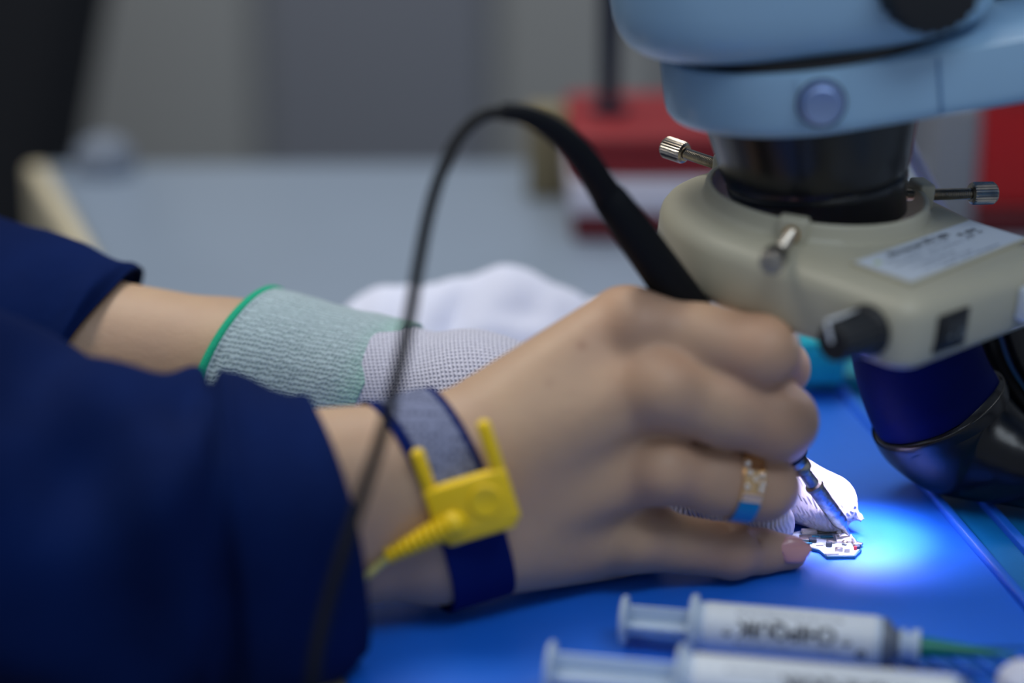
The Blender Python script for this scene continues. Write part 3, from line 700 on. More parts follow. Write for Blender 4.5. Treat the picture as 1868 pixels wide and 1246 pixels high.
# ================================================================== microscope
MC = W(1478, 200, 34); MX, MY = MC[0], MC[1]
ZB = W(1478, 182, 34)[2]; ZT = W(1478, 66, 34)[2]
def rot_y(a): c, s = math.cos(a), math.sin(a); return np.array([[c, 0, s], [0, 1, 0], [-s, 0, c]])
def rot_x(a): c, s = math.cos(a), math.sin(a); return np.array([[1, 0, 0], [0, c, -s], [0, s, c]])
MR = rot_y(math.radians(-7.0)); MO = np.array([MX, MY, ZB])
def ml(V): return [MO + MR @ (np.asarray(v, float)) for v in V]       # microscope-local (origin: collar underside)
mdir = lambda v: MR @ np.asarray(v, float)
HT = ZT - ZB
scope = new_empty('stereo_microscope', (MX, MY, ZB), 'pale blue stereo microscope with a black objective hanging over the board', 'microscope')
def loft(loops, closed_ends=(True, True)):
    n = len(loops[0]); V = [p for L in loops for p in L]; F = []
    for j in range(len(loops)-1):
        for i in range(n):
            k = (i+1) % n; F.append((j*n+i, j*n+k, (j+1)*n+k, (j+1)*n+i))
    if closed_ends[0]: F.append(tuple(range(n-1, -1, -1)))
    if closed_ends[1]: F.append(tuple(range((len(loops)-1)*n, len(loops)*n)))
    return V, F
# focus arm: collar circle with a tangent arm going right and away
AU = np.array([math.cos(math.radians(10)), math.sin(math.radians(10))]); AN = np.array([AU[1], -AU[0]])
def arm_outline(ins, n=160):
    r = 44-ins; pts = []
    a_s = math.atan2(AN[1], AN[0]); 
    for i in range(n+1):                                 # arc from front tangent clockwise round the left to the back
        a = a_s - (math.pi*1.0)*i/n; pts.append(np.array([math.cos(a), math.sin(a)])*r)
    pts = pts + [pts[-1] + AU*190, pts[0] + AU*190]
    return pts
lev = [(3.4, 0), (1.4, .9), (.3, 2.6), (0, 4.5), (0, HT-2), (.4, HT-.6), (1.4, HT)]
V, F = loft([[(p[0], p[1], z) for p in arm_outline(i)] for i, z in lev]); arm = mk('focus_arm', ml(V), F, BLUEPAINT, scope)
# seam step on the arm and screw boss
def on_arm(t, out, z):
    """t mm along AU from the front tangent point"""
    p = AN*44 + AU*t + AN*out; return (p[0], p[1], z)
V, F = bevbox(.8, 1.0, HT-3, .2); mk('seam', place(V, ml([on_arm(26, .15, HT/2)])[0], mdir((AU[0], AU[1], 0)), mdir((AN[0], AN[1], 0)), mdir((0, 0, 1))), F, mat('pale_blue_seam', (96, 136, 176), .4), arm)
pa = math.atan2(-1, -.03); pdv = np.array([math.cos(pa), math.sin(pa), 0]); psd = np.array([-pdv[1], pdv[0], 0])
V, F = bevbox(13, 3.4, HT-5.0, .5); mk('screw_pad', place(V, ml([pdv*43.0 + [0, 0, HT/2+1]])[0], mdir(psd), mdir(pdv), mdir((0, 0, 1))), F, BLUEPAINT, arm)
V, F = lathe([(0, 6.6), (.5, 6.6), (.5, 5.9), (3.2, 5.9), (3.8, 5.6), (4.1, 5.0), (3.9, 4.4), (3.9, .1)], ml([pdv*44.6 + [0, 0, HT*.54]])[0], mdir(pdv), 40, cap=False)
o = mk('set_screw', V, F, mat('brushed_blue_steel', (150, 172, 214), .3, 1.0, bump=.3, bscale=1500), arm); tag(o, 'round silver set screw')
V, F = lathe([(-.05, 7.2), (.25, 7.2), (.3, 6.0)], ml([pdv*44.6 + [0, 0, HT*.54]])[0], mdir(pdv), 40); mk('screw_recess', V, F, BLACK, arm)
# zoom body
def pod(ins, n=200, hx=57.5, hy=50, e=2.6):
    pts = []
    for i in range(n):
        a = -2*math.pi*i/n; ca, sa = math.cos(a), math.sin(a)
        pts.append(np.array([math.copysign(abs(ca)**(2/e), ca)*(hx-ins) + 0.5, math.copysign(abs(sa)**(2/e), sa)*(hy-ins) + 4]))
    return pts
V, F = loft([[(p[0], p[1], z+HT+2.2) for p in pod(i)] for i, z in ((12.5, 0), (8.5, .5), (5.5, 1.8), (3.0, 4.0), (1.2, 7.2), (.3, 11), (0, 16), (0, 62), (3, 66), (8, 68))])
podo = mk('zoom_body', ml(V), F, BLUEPAINT, scope)
V, F = lathe([(0, 41.5), (4, 41.5)], ml([(0, 0, HT-1)])[0], mdir((0, 0, 1)), 80); mk('rotation_ring', V, F, BLACK, scope)
V, F = bevbox(60, 40, 46, 5, 3); mk('rear_block', place(V, ml([(88, 34, HT+24)])[0], mdir((1, 0, 0)), mdir((0, 1, 0)), mdir((0, 0, 1))), F, mat('steel_blue_enamel', (70, 120, 160), .35), scope)
kc = W(1694, -34, MY-46); kd = mdir((.22, -.97, .0))
V, F = lathe([(0, 14.0), (9, 14.0), (10.4, 13.2), (11, 11.5), (11, .1)], kc - kd*4, kd, 144, lobes=lambda a, t: .035*math.cos(a*22)); o = mk('zoom_knob', V, F, BLACKPL, scope, angle=30); tag(o, 'black scalloped zoom knob')
# two eyepiece tubes out of frame above, so the instrument is whole
for sx in (-1, 1):
    V, F = lathe([(0, 20), (30, 20), (32, 17), (70, 17), (72, 21), (100, 21), (106, 17)], ml([(sx*30, -6, HT+64)])[0], mdir((0, -.5, .87)), 40); mk('eyepiece', V, F, BLACK, scope)
V, F = lathe([(-4, 3.0), (-3.8, 16), (-3.4, 25.5), (-3, 26.6), (6, 26.8), (7, 27.6), (9, 27.8), (9.6, 27.2), (11, 28.0), (12, 28.6), (20, 30.4), (32, 33.4), (ZB - 108 + 1, 34.0)], MO + mdir((0, 0, -1))*(ZB-108), mdir((0, 0, 1)), 96)
# lathe was laid out from the lens rim upwards
nose = mk('objective_housing', V, F, BLACK, scope)
V, F = lathe([(0, 24), (.6, 20), (.9, .2)], MO + mdir((0, 0, -1))*(ZB-103.6), mdir((0, 0, -1)), 48); mk('lens', V, F, mat('lens_glass', (120, 140, 190), .05, trans=.6), nose)
# stand column out of frame to the right
V, F = lathe([(0, 14), (420, 14)], np.array([MX+176, MY+60, -1.0]), (0, 0, 1), 40); mk('column', V, F, STEEL, scope)
V, F = bevbox(60, 84, 44, 5, 3); mk('arm_clamp', place(V, (MX+176, MY+60, ZB+18), (1, 0, 0), (0, 1, 0), (0, 0, 1)), F, BLUEPAINT, scope)
# small blue emblem mark at the left edge of the body
V, F = bevbox(1.0, 3.0, 4.4, .3); mk('emblem', place(V, W(1137, 10, MY-8), (1, .0, 0), (0, 1, 0), (0, 0, 1)), F, mat('blue_print', (30, 84, 170), .4), scope)

# ================================================================== ring light
RC = W(1492, 344, 34); RR = rot_x(math.radians(2.0)) @ rot_y(math.radians(4.4))
def rl(V): return [RC + RR @ np.asarray(v, float) for v in V]
rd = lambda v: RR @ np.asarray(v, float)
rlE = new_empty('ring_light', RC, 'cream LED ring light with knob, switch and label clamped around the black objective', 'ring light')
UA = math.radians(-45); U2 = np.array([math.cos(UA), math.sin(UA)]); N1 = np.array([math.sin(UA), -math.cos(UA)])     # N1 faces front-left
RO, LB, CRN = 47.4, 69.0, 9.0
def hull2(p):
    p = sorted(set((round(float(x), 5), round(float(y), 5)) for x, y in p))
    def half(q):
        h = []
        for c in q:
            while len(h) > 1 and (h[-1][0]-h[-2][0])*(c[1]-h[-2][1]) - (h[-1][1]-h[-2][1])*(c[0]-h[-2][0]) <= 0: h.pop()
            h.append(c)
        return h[:-1]
    return half(p) + half(p[::-1])
def ro_outline(ins, n=256):
    """disc plus a box with rounded corners: hull of three circles"""
    pts = []
    for cx, cy, r in ((0, 0, RO), (18, -67.3, 9.0), (59.3, -26, 9.0)):
        for i in range(180): a = 2*math.pi*i/180; pts.append((cx + (r-ins)*math.cos(a), cy + (r-ins)*math.sin(a)))
    poly = np.array(hull2(pts)); k = np.argmax(poly[:, 1]); poly = np.roll(poly, -k, axis=0); poly = np.vstack([poly, poly[:1]])
    s = np.concatenate([[0], np.cumsum(np.linalg.norm(np.diff(poly, axis=0), axis=1))])
    t = np.linspace(0, s[-1], n, endpoint=False); return np.stack([np.interp(t, s, poly[:, 0]), np.interp(t, s, poly[:, 1])], 1)
base0 = ro_outline(0); angs = np.arctan2(base0[:, 1], base0[:, 0])
def circ(r): return np.stack([np.cos(angs)*r, np.sin(angs)*r], 1)
def blend(a, b, t): return a*(1-t) + b*t
RIMZ = 0.0; PL = -5.6; BT = -27.5
o0 = ro_outline(8)
loops = []
def add(L, z): loops.append([(p[0], p[1], z) for p in L])
add(circ(31.0), BT+3); add(circ(33), BT+.4); add(ro_outline(5), BT+.2); add(ro_outline(2.2), BT); add(ro_outline(1.0), BT+1); add(ro_outline(.5), BT+3)
add(ro_outline(0), BT+8); add(ro_outline(0), PL-7.5); add(ro_outline(.5), PL-5.2); add(ro_outline(1.8), PL-3.2); add(ro_outline(3.8), PL-1.8); add(ro_outline(6.2), PL-1.0)
oo = ro_outline(7.5); 
def lerp_out(t): return blend(oo, circ(36.2), t)
add(lerp_out(0), PL-.7); add(lerp_out(.5), PL-.4); add(lerp_out(.9), PL-.2); add(circ(35.6), PL+.2); add(circ(34.7), PL+1.6); add(circ(34.4), RIMZ-1.0); add(circ(34.1), RIMZ-.3); add(circ(33.4), RIMZ); add(circ(32.6), RIMZ-.3); add(circ(32.4), RIMZ-1); add(circ(32.2), BT+6); add(circ(31.0), BT+3)
V, F = loft(loops, (False, False)); house = mk('housing', rl(V), F, BEIGE, rlE, angle=50)
# clamp screws: right, back left, front
for az, blk, out in ((17, 1, 14.5), (137, 1, 14), (-108, 1, 20)):
    a = math.radians(az); d = np.array([math.cos(a), math.sin(a), 0]); t = np.array([-d[1], d[0], 0])
    V, F = bevbox(5.4, 9.0, 11.0, 1.1, 3); mk('lug', place(V, rl([d*35.4 + [0, 0, RIMZ-3.8]])[0], rd(d), rd(t), rd((0, 0, 1))), F, BEIGE, rlE)
    scw = None; r0 = 28.5; r1 = 38 + out; zc = -2.9
    prof = []
    t0 = 0.0
    while t0 < r1-r0: prof += [(t0, 1.55), (t0+.28, 1.85), (t0+.56, 1.55)]; t0 += .62
    V, F = lathe(prof, rl([d*r0 + [0, 0, zc]])[0], rd(d), 24); scw = mk('thumb_screw', V, F, STEEL, rlE, angle=20)
    V, F = lathe([(0, 2.6), (.5, 3.3), (1.1, 3.45), (7.8, 3.45), (8.6, 3.0), (8.8, .1)], rl([d*r1 + [0, 0, zc]])[0], rd(d), 96, lobes=lambda a_, t_: (.05*math.cos(a_*24) if .9 < t_ < 8.2 else 0)); mk('knurled_head', V, F, STEEL, scw, angle=25)
    V, F = lathe([(0, 2.6), (.5, 2.6), (.55, 1.7)], rl([d*38.2 + [0, 0, zc]])[0], rd(d), 24); mk('bushing', V, F, BRASS, rlE)
# dimmer knob on the front-left side, near the corner
n3 = np.array([N1[0], N1[1], 0]); u3 = np.array([U2[0], U2[1], 0])
kb = n3*44.6 + u3*55.7 + np.array([0, 0, (PL+BT)/2-1.5])
V, F = lathe([(-.5, 7.6), (.8, 7.6), (1.6, 7.3), (2.2, 6.6), (15.6, 5.5), (16.2, 5.0), (16.3, .1)], rl([kb])[0], rd(n3), 120, lobes=lambda a_, t_: (.03*math.cos(a_*18) if 2 < t_ < 15.8 else 0)); knob = mk('dimmer_knob', V, F, BLACKPL, rlE, angle=30)
V, F = bevbox(1.1, 14, .8, .2); pu = np.array([0, 0, 1.0])*.9 - u3*.42; pu /= np.linalg.norm(pu); pv = np.cross(n3, pu)
mk('pointer', place(V, rl([kb + n3*9.2 + pu*6.3])[0], rd(pv), rd(n3), rd(pu)), F, mat('white_paint', (224, 228, 232), .5), knob)
V, F = bevbox(1.1, 5.6, .6, .2); mk('pointer', place(V, rl([kb + n3*16.4 + pu*2.9])[0], rd(pv), rd(pu), rd(n3)), F, MATS['white_paint'], knob)
# rocker switch on the end face
eu = u3; et = np.array([-N1[0], -N1[1], 0])             # along the end face, away from the camera
def endp(t, z, out=0): return eu*(LB+out) + et*t + np.array([0, 0, z])
zc = (PL+BT)/2 - 1.6
tsw = -23.3
sw = mk('rocker_switch', *((lambda V, F: (place(V, rl([endp(tsw, zc, .2)])[0], rd(et), rd(eu), rd((0, 0, 1))), F))(*bevbox(15, 1.8, 11.5, .4))), BLACKPL, rlE)
V, F = bevbox(11.5, 2.6, 8.6, .8, 3); mk('rocker', place(V, rl([endp(tsw, zc, 1.0)])[0], rd(et + [0, 0, 0]), rd(eu*.99), rd(np.array([0, 0, 1.0]))), F, BLACK, sw)
MK = mat('grey_print', (110, 120, 130), .6)
P = [np.append(rl([endp(tsw+2.8, zc-1, 2.5) + et*1.5*math.cos(q) + np.array([0, 0, 1.5*math.sin(q)])])[0], .22) for q in np.linspace(0, 2*math.pi, 25)]
V, F = tube(P, 6, cap=False); mk('off_mark', V, F, MK, sw)
V, F = bevbox(1.8, .3, .5, .05, 1); mk('on_mark', place(V, rl([endp(tsw-2.6, zc-.8, 2.45)])[0], rd(et), rd(eu), rd((0, 0, 1))), F, MK, sw)
# label on the top plate
def plate(px, py):
    """point of the top plate plane that lies under this pixel, in ring-light coordinates"""
    d = FW + RT*(px-934)/FPX + UP*(623-py)/FPX; nn = rd((0, 0, 1)); p0 = rl([(0, 0, PL-.2)])[0]
    q = CAM + d*(((p0-CAM) @ nn)/(d @ nn)); return RR.T @ (q - RC)
la, lb, lc = plate(1558, 483), plate(1768, 407), plate(1652, 522)
lx = (lb-la); Lx = np.linalg.norm(lx); lx /= Lx; ly = (lc-la); ly -= lx*(ly @ lx); Ly = np.linalg.norm(ly); ly = -ly/Ly      # lx text direction, ly up
lc0 = la + lx*Lx/2 - ly*Ly/2; LZ = np.array([0, 0, 1.0])
if np.cross(lx, ly)[2] < 0: print('label flipped')
V, F = bevbox(Lx+1.6, Ly+1.6, 1.6, .3); fr = mk('label_frame', place(V, rl([lc0 + LZ*.0])[0], rd(lx), rd(ly), rd(LZ)), F, BEIGE, rlE)
V, F = bevbox(Lx, Ly, .3, .05, 1); lab = mk('label', place(V, rl([lc0 + LZ*.85])[0], rd(lx), rd(ly), rd(LZ)), F, PAPER, rlE)
def put_text(s, size, cx, cy, m, sx=1.0, rot=False):
    V, F = text_mesh(s, size); V = [lc0 + LZ*1.03 + lx*(cx + v[0]*sx) + ly*(cy + v[1]) for v in V]; return mk('print', rl(V), F, m, lab, smooth=False)
put_text('Microscope LED Light', 3.5, -2, Ly/2-3.0, INK)
rnd = random.Random(8); Vt = []; Ft = []
def dash_line(cx0, cx1, cy, h, seed):
    rn = random.Random(seed); x = cx0
    while x < cx1:
        w = rn.uniform(.25, .8)
        if rn.random() < .82:
            hh = h*rn.uniform(.5, 1); b = len(Vt)
            for dx, dy in ((0, -hh/2), (w, -hh/2), (w, hh/2), (0, hh/2)): Vt.append(lc0 + LZ*1.03 + lx*(x+dx) + ly*(cy+dy))
            Ft.append((b, b+1, b+2, b+3))
        x += w + rn.uniform(.15, .4)
for i, (x0, x1, y, h) in enumerate(((-.38, .20, .19, 1.2), (-.40, .30, .02, 1.2), (-.36, .02, -.17, 1.0), (-.30, .10, -.31, 1.0), (-.18, .30, -.42, 1.1))):
    dash_line(x0*Lx, x1*Lx, y*Ly, h, i)
mk('small_print', rl(Vt), Ft, INKS, lab, smooth=False)
Vt = []; Ft = []; dash_line(.24*Lx, .40*Lx, .20*Ly, 2.2, 30); dash_line(.26*Lx, .40*Lx, .08*Ly, 1.6, 31); mk('bold_print', rl(Vt), Ft, INK, lab, smooth=False)
V, F = bevbox(2.6, 1.8, .1, .02, 1); mk('green_mark', place(V, rl([lc0 + LZ*1.02 - lx*(.42*Lx) + ly*(.26*Ly)])[0], rd(lx), rd(ly), rd(LZ)), F, mat('pale_green_print', (172, 190, 130), .5), lab)
# LED ring under the housing: emitters and the light they give
LEDM = mat('lit_led', (225, 235, 255), .3, emit=14.0)
for i in range(24):
    a = 2*math.pi*i/24; V, F = lathe([(0, 2.2), (1.4, 2.1), (2.2, 1.3), (2.5, .1)], rl([(math.cos(a)*38.5, math.sin(a)*38.5, BT+.4)])[0], rd((0, 0, -1)), 12); mk('led', V, F, LEDM, rlE)
LD = []
for i in range(8):
    a = 2*math.pi*i/8 + .2; l = bpy.data.lights.new('led_lamp', 'SPOT'); l.energy = 0.62; l.color = (.76, .64, 1.0); l.spot_size = math.radians(37); l.spot_blend = 1.0; l.shadow_soft_size = .004
    o = bpy.data.objects.new('led_lamp', l); C.objects.link(o); p = rl([(math.cos(a)*37, math.sin(a)*37, BT-4)])[0]; o.parent = rlE
    o.location = Vector((p - RC)*.001); o.rotation_euler = Vector(Wz(1575, 985) - p).to_track_quat('-Z', 'Y').to_euler()
# ---- power plug on the end face
pl = new_empty('power_plug', rl([endp(tsw+39, zc)])[0], 'white plug with a grey lead in the ring light beside the switch', 'plug')
V, F = bevbox(13, 9, 10.5, 1.2, 3); mk('plug_body', place(V, rl([endp(tsw+39, zc+1.0, 4.6)])[0], rd(et), rd(eu), rd((0, 0, 1))), F, WHITEP, pl)
for q in (-1.8, 1.8):
    V, F = bevbox(.5, .2, 2.0, .05, 1); mk('print_mark', place(V, rl([endp(tsw+37.5+q*.6, zc+1.0+q, 9.15)])[0], rd(et), rd(eu), rd((0, 0, 1))), F, INKS, pl)
q0 = rl([endp(tsw+41, zc-3.5, 6)])[0]
V, F = tube([np.append(x, 3.0) for x in catmull([q0, q0+[4, 2, -8], q0+[14, 10, -20], q0+[34, 24, -36], q0+[70, 40, -52], q0 + [120, 60, -70], [330, 250, 3.5], [520, 400, 3.5], [720, 440, 3.5]], 8)], 18); mk('lead', V, F, mat('grey_lead', (92, 100, 124), .35), pl)

# ================================================================== black duct elbow
duct = new_empty('extraction_hose', Wz(1840, 900), 'glossy black elbow hose lying on the mat under the ring light switch', 'hose')
GB = mat('glossy_black', (5, 6, 11), .26, bump=.04, bscale=300, spec=.35); MB_ = mat('satin_navy_black', (0, 9, 58), .6, spec=.05)
dp = [np.append(W(1664, 606, 62), 20.5), np.append(W(1674, 655, 62), 21), np.append(W(1694, 712, 61), 21.5), np.append(W(1716, 752, 60), 21.8)]
V, F = tube(catmull(dp, 10), 64); mk('upper_tube', V, F, MB_, duct)
dp2 = [np.append(W(1710, 741, 60), 22.0), np.append(W(1713, 747, 60), 23.4), np.append(W(1722, 764, 60), 23.2), np.append(W(1750, 792, 58), 21.5), np.append(W(1792, 816, 55), 18.8), np.append(W(1842, 838, 50), 15.5), np.append(W(1900, 856, 45), 13.5), np.append(W(2000, 872, 40), 12.5), np.append(W(2200, 886, 34), 12.5), np.array([300, 60, 12.5, 12.5]), np.array([470, 170, 12, 12.5]), np.array([700, 260, 12, 12.5])]
V, F = tube(catmull(dp2, 10), 64); Vn = np.array(V); Vn[:, 2] = np.maximum(Vn[:, 2], 2.4); mk('elbow', Vn, F, GB, duct)
# black leads hanging behind the plug
for k, pts in enumerate((((1800, 590, 104), (1818, 650, 100), (1862, 722, 92), (1940, 800, 84), (2080, 900, 80), 0), ((1845, 600, 84), (1868, 660, 80), (1910, 720, 74), (1980, 800, 70), (2080, 920, 76), 0))):
    V, F = tube([np.append(x, (7.5, 5.0)[k]) for x in catmull([W(*p) for p in pts[:-1]] + [np.array([330, 150+30*k, 8]), np.array([520, 330+20*k, 8]), np.array([700, 400, 8])], 8)], 20)
    Vn = np.array(V); Vn[:, 2] = np.maximum(Vn[:, 2], 2.4)
    o = mk('cable', Vn, F, GB); tag(o, ('thick black cable just right of the hose under the plug', 'second black cable farther right, running down at the frame edge')[k], 'cable')

# ================================================================== syringes
def syringe(px, py, z, length_parts, R, label, text, green=True, cx=0):
    A = Wz(px, py, z); d = np.array([.982, -.19, 0]); d /= np.linalg.norm(d)
    e = new_empty('syringe', A*[1, 1, 0], label, 'syringe', 'paste syringes at the front of the mat')
    a, b, c_, g = length_parts      # plunger rod, barrel, cap, needle
    V, F = lathe([(-1.0, R*.94), (-.6, R), (.4, R), (.8, R*.9)], A, d, 40); mk('plunger_flange', V, F, CLEAR, e)
    for q in (0, math.pi/2):
        V, F = bevbox(a+2, R*1.35, 1.2, .3); s = np.array([0, 0, 1])*math.cos(q) + np.cross(d, (0, 0, 1))*math.sin(q); mk('plunger_rod', place(V, A + d*(a/2+.5), d, s, np.cross(d, s)), F, CLEAR, e)
    V, F = lathe([(a-1.0, R*1.22), (a-.6, R*1.28), (a+.8, R*1.28), (a+1.2, R*1.15)], A, d, 40); mk('barrel_flange', V, F, CLEAR, e)
    V, F = lathe([(a+.8, R), (a+b, R), (a+b+.6, R*.97)], A, d, 48); brl = mk('barrel', V, F, CLEAR, e)
    l0, l1 = a+3.5, a+b-1.0
    V, F = lathe([(l0, R+.08), (l0+.05, R+.22), (l1-.05, R+.22), (l1, R+.08)], A, d, 64); wr = mk('paper_label', V, F, PAPER, brl)
    V, F = lathe([(a+b+.5, R*.98), (a+b+2, R*.95), (a+b+4.0, R*.62), (a+b+5.5, R*.5)], A, d, 40); mk('shoulder', V, F, mat('grey_paste_end', (96, 104, 118), .4), e)
    if c_:
        V, F = lathe([(a+b+5.2, R*.42), (a+b+5.8, R*.62), (a+b+7.0, R*.62), (a+b+7.2, R*.45), (a+b+8.4, R*.45), (a+b+8.6, R*.60), (a+b+c_, R*.66), (a+b+c_+.3, R*.4)], A, d, 32); mk('luer_lock', V, F, CLEAR, e)
    if g:
        V, F = lathe([(a+b+c_-.5, R*.40), (a+b+c_+2, R*.40), (a+b+c_+g*.6, R*.2), (a+b+c_+g, .35)], A - np.array([0, 0, .4]), d, 24); mk('needle_cone', V, F, mat('green_plastic', (0, 112, 96), .35), e)
    # lettering wrapped round the label, upside down as the syringe lies
    back = np.cross((0, 0, 1), d)      # away from the camera
    def wrap(x, y, r): th = y/R; return A + d*x + r*(np.array([0, 0, 1.0])*math.sin(th) - back*math.cos(th))
    for s, size, xx, yy, m in text:
        V, F = text_mesh(s, size); bm = bmesh.new()
        Vv = [wrap(xx - v[0], yy - v[1], R+.32) for v in V]; mk('print', Vv, F, m, wr, smooth=False)
    for k in range(2):       # unreadable small lines
        rn = random.Random(5+k); x = l0+9; Vs = []; Fs = []
        while x < l1-10:
            w = rn.uniform(.3, .8); h = rn.uniform(.6, 1.2); y0 = (8.3, -.6)[k]; b0 = len(Vs)
            Vs += [wrap(x, y0-h/2, R+.27), wrap(x+w, y0-h/2, R+.27), wrap(x+w, y0+h/2, R+.27), wrap(x, y0+h/2, R+.27)]; Fs.append((b0, b0+1, b0+2, b0+3)); x += w + rn.uniform(.2, .5)
        mk('small_print', Vs, Fs, INKS, wr, smooth=False)
    return e
A1 = 20.0
syringe(1140, 1131, 8.6, (20, 53, 11, 27), 7.1, 'paste syringe with a green needle cone, the farther of the two at the front', [('* CHIPQUIK *', 6.0, 20+27, 3.9, INK), ('o', 5.0, 20+48, -1.2, INK)])
syringe(1006, 1222, 9.4, (36, 74, 10, 0), 8.0, 'larger paste syringe nearest the camera, cut by the bottom of the frame', [('* CHIPQUIK *', 6.2, 36+42, 5.6, INK)])
bm = bmesh.new(); bmesh.ops.create_icosphere(bm, subdivisions=4, radius=1)
cb = Wz(1872, 1246, 7); V = [cb + np.array(v.co)*np.array([8, 7, 6.2])*(1+.12*mnoise.noise(Vector(v.co)*2.3)) for v in bm.verts]; F = [tuple(v.index for v in f.verts) for f in bm.faces]; bm.free()
o = mk('cotton_ball', V, F, mat('white_cotton', (214, 216, 232), .95, bump=.6, bscale=900), angle=180); tag(o, 'white cotton ball at the bottom right corner on the mat grid', 'cotton ball')

# ================================================================== white cloth behind the hands
nx, ny = 110, 60; V = []
c0 = W(600, 620, 150); x0, x1 = W(575, 600, 170)[0], W(1300, 600, 170)[0]
def cloth_h(u, v):
    x = 575 + 725*u
    e = min(1, 4.5*min(v, 1-v))*min(1, 16*u, 5*(1-u)); e = e*e*(3-2*e)
    prof = np.interp(x, [575, 640, 720, 780, 840, 900, 960, 1020, 1070, 1110, 1160, 1210, 1300], [16, 28, 31, 33, 36, 38, 37, 33, 26, 26, 31, 34, 10])
    h = prof*math.exp(-((v-.42)/.34)**2) 
    h += 3.5*nz(u*7, v*3, 1)*e + 1.6*nz(u*16, v*7, 5)*e - 5.5*math.exp(-((x-835)/26)**2 - ((v-.25)/.13)**2) - 2.5*math.exp(-((x-950)/60)**2 - ((v-.27)/.05)**2)
    return max(.1, h*e + .4*(1-e))
for i in range(nx+1):
    for j in range(ny+1):
        u, v = i/nx, j/ny; V.append((x0 + (x1-x0)*u + 4*nz(v*3, u*2, 9), 128 + 110*v + 5*nz(u*4, v, 3), cloth_h(u, v) - .6))
F = [(i*(ny+1)+j, (i+1)*(ny+1)+j, (i+1)*(ny+1)+j+1, i*(ny+1)+j+1) for i in range(nx) for j in range(ny)]
o = mk('wiping_cloth', V, F, cloth_mat('white_cloth', (224, 228, 248), 900, .03), angle=180); tag(o, 'crumpled white wiping cloth on the grey desk behind the gloved hand', 'cloth')
md = o.modifiers.new('t', 'SOLIDIFY'); md.thickness = .0012; md.offset = 1

# ================================================================== background things
def case(x0, x1, y0, y1, shade_foot, band, h, label, mshade, mband, mtop):
    e = new_empty('storage_case', ((x0+x1)/2, (y0+y1)/2, -2.2), label, 'case')
    for nm, z0, z1, g, m, bv in (('shade_foot', -2.2, shade_foot, 0, mshade, 2), ('band', shade_foot, band, 3, mband, 2), ('body', band, h-8, 0, mtop, 3), ('lid', h-8, h, 4, mtop, 3)):
        V, F = bevbox(x1-x0+g, y1-y0+g, z1-z0, bv, 3); mk(nm, place(V, ((x0+x1)/2, (y0+y1)/2, (z0+z1)/2), (1, 0, 0), (0, 1, 0), (0, 0, 1)), F, m, e)
    return e
WB = mat('white_case_band', (206, 202, 214), .45)
yA = Wz(1100, 432)[1]
DR = mat('dark_red_plastic_shade', (96, 8, 20), .5)
case(W(1046, 300, yA)[0], W(1330, 300, yA)[0], yA, yA+75, 10.5, 26.5, 47, 'red case with a white band, left of the ring light on the desk', DR, WB, RED)  # dark red foot stands in for reflection and shadow on the desk
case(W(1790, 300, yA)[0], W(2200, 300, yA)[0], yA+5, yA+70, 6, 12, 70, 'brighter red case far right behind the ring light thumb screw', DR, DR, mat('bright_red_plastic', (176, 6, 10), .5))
V, F = bevbox(22, 30, 62, 4, 3); o = mk('power_adapter', place(V, W(1732, 300, yA+20)*[1, 1, 0] + [0, 0, 29], (1, 0, 0), (0, 1, 0), (0, 0, 1)), F, mat('warm_grey_plastic', (128, 130, 136), .5)); tag(o, 'grey upright power adapter between the two red cases', 'adapter')
V, F = tube([np.append(x, 2.6) for x in catmull([W(1600, 150, 90), W(1640, 230, 120), W(1668, 290, 120), W(1700, 350, 118), W(1730, 420, 116), W(1752, 480, 118), np.array([190, 130, 3]), np.array([230, 190, 1.0]), np.array([300, 300, 1.0])], 6)], 16); o = mk('light_cable', V, F, mat('pale_grey_lead', (150, 154, 184), .4)); tag(o, 'pale grey lead slanting down behind the black objective', 'cable')
xP = W(1112, 100, yA+40)[0]
pole = new_empty('lamp_stem', (xP, yA+40, 47), 'black stem of a bench lamp rising behind the cable arch from the red case', 'lamp')
V, F = lathe([(0, 9), (3, 9), (4, 4.5), (60, 5.5), (120, 7), (360, 7)], (xP, yA+38, 46.8), (0, 0, 1), 28); mk('stem', V, F, mat('blue_black_metal', (20, 28, 44), .4), pole)
V, F = lathe([(0, 10), (10, 30), (60, 48), (62, 46)], (xP, yA+36, 406), (0, -.5, -.3), 40); mk('lamp_head', V, F, BLACKPL, pole)
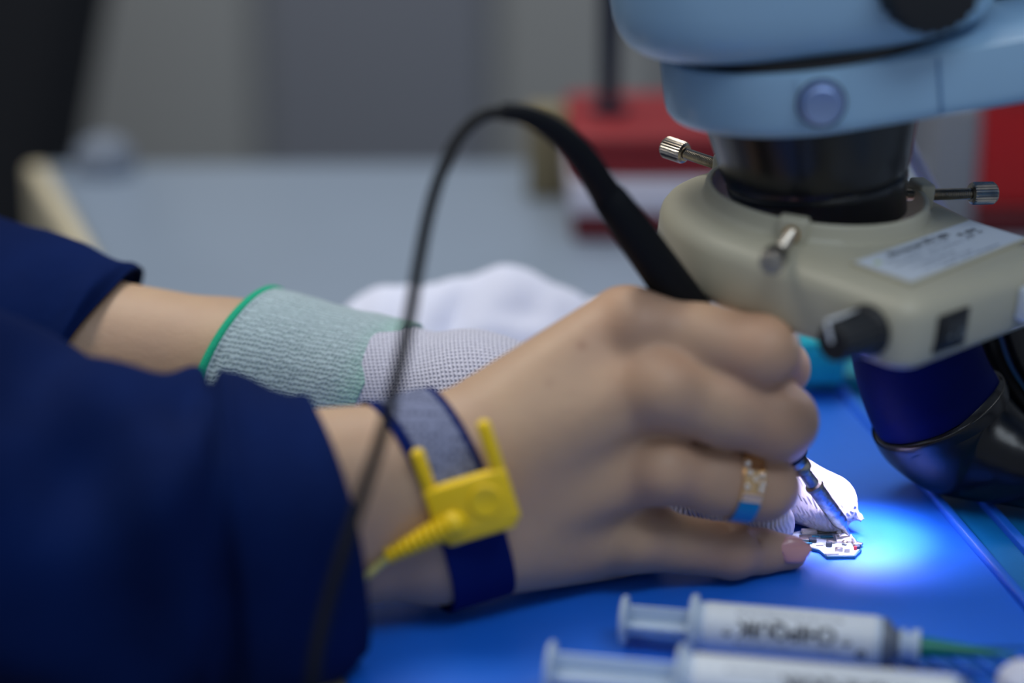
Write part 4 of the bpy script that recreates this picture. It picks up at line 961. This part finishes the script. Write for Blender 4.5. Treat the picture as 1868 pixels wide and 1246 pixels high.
# small kraft box beside the red case, hardly more than a warm smudge
V, F = bevbox(30, 24, 40, 1, 1); o = mk('cardboard_box', place(V, W(1020, 290, yA+78)*[1, 1, 0] + [0, 0, 17.9], (1, 0, 0), (0, 1, 0), (0, 0, 1)), F, mat('kraft', (122, 112, 84), .8)); tag(o, 'small brown cardboard box just left of the red case', 'box')
# translucent cup at the far left corner of the desk
pc = W(178, 292, DA[1]-14); V, F = lathe([(0, 15.5), (6, 15.3), (12, 13.5), (16.5, 9.5), (18.5, 4), (19, .1)], (pc[0]+3, pc[1], -2.2), (0, 0, 1), 40, cap=False)
o = mk('clear_dome', V, F, mat('smoked_clear', (150, 160, 176), .2, trans=.45, ior=1.15)); tag(o, 'small clear plastic dome lid at the far left corner of the desk', 'lid')
# black office chair beyond the desk's left end
chair = new_empty('office_chair', (-420, 760, -720), 'black padded office chair standing beyond the left end of the desk', 'chair')
CF = mat('black_upholstery', (20, 22, 28), .8, bump=.2, bscale=400)
V, F = bevbox(350, 80, 560, 34, 5); mk('backrest', place(V, (-424, 790, 30), (.974, 0, -.225), (0, 1, 0), (.225, 0, .974)), F, CF, chair)
V, F = bevbox(420, 420, 80, 30, 4); mk('seat', place(V, (-430, 560, -265), (1, 0, 0), (0, 1, 0), (0, 0, 1)), F, CF, chair)
V, F = bevbox(60, 22, 240, 8, 2); mk('back_bracket', place(V, (-425, 780, -260), (1, 0, 0), (0, 1, 0), (0, 0, 1)), F, BLACKPL, chair)
V, F = lathe([(0, 26), (300, 26), (310, 60), (330, 60)], (-430, 560, -640), (0, 0, 1), 24); mk('gas_column', V, F, BLACKPL, chair)
for i in range(5):
    a = i*2*math.pi/5 + .3; d = np.array([math.cos(a), math.sin(a), 0]); V, F = bevbox(260, 46, 34, 8, 2); lg = mk('leg', place(V, np.array([-430, 560, -642]) + d*150, d, np.array([-d[1], d[0], 0]), (0, 0, 1)), F, BLACKPL, chair)
    V, F = lathe([(-14, 26), (-12, 28), (12, 28), (14, 26)], np.array([-430, 560, -690]) + d*270, np.array([-d[1], d[0], 0]), 24); mk('caster', V, F, BLACKPL, lg)
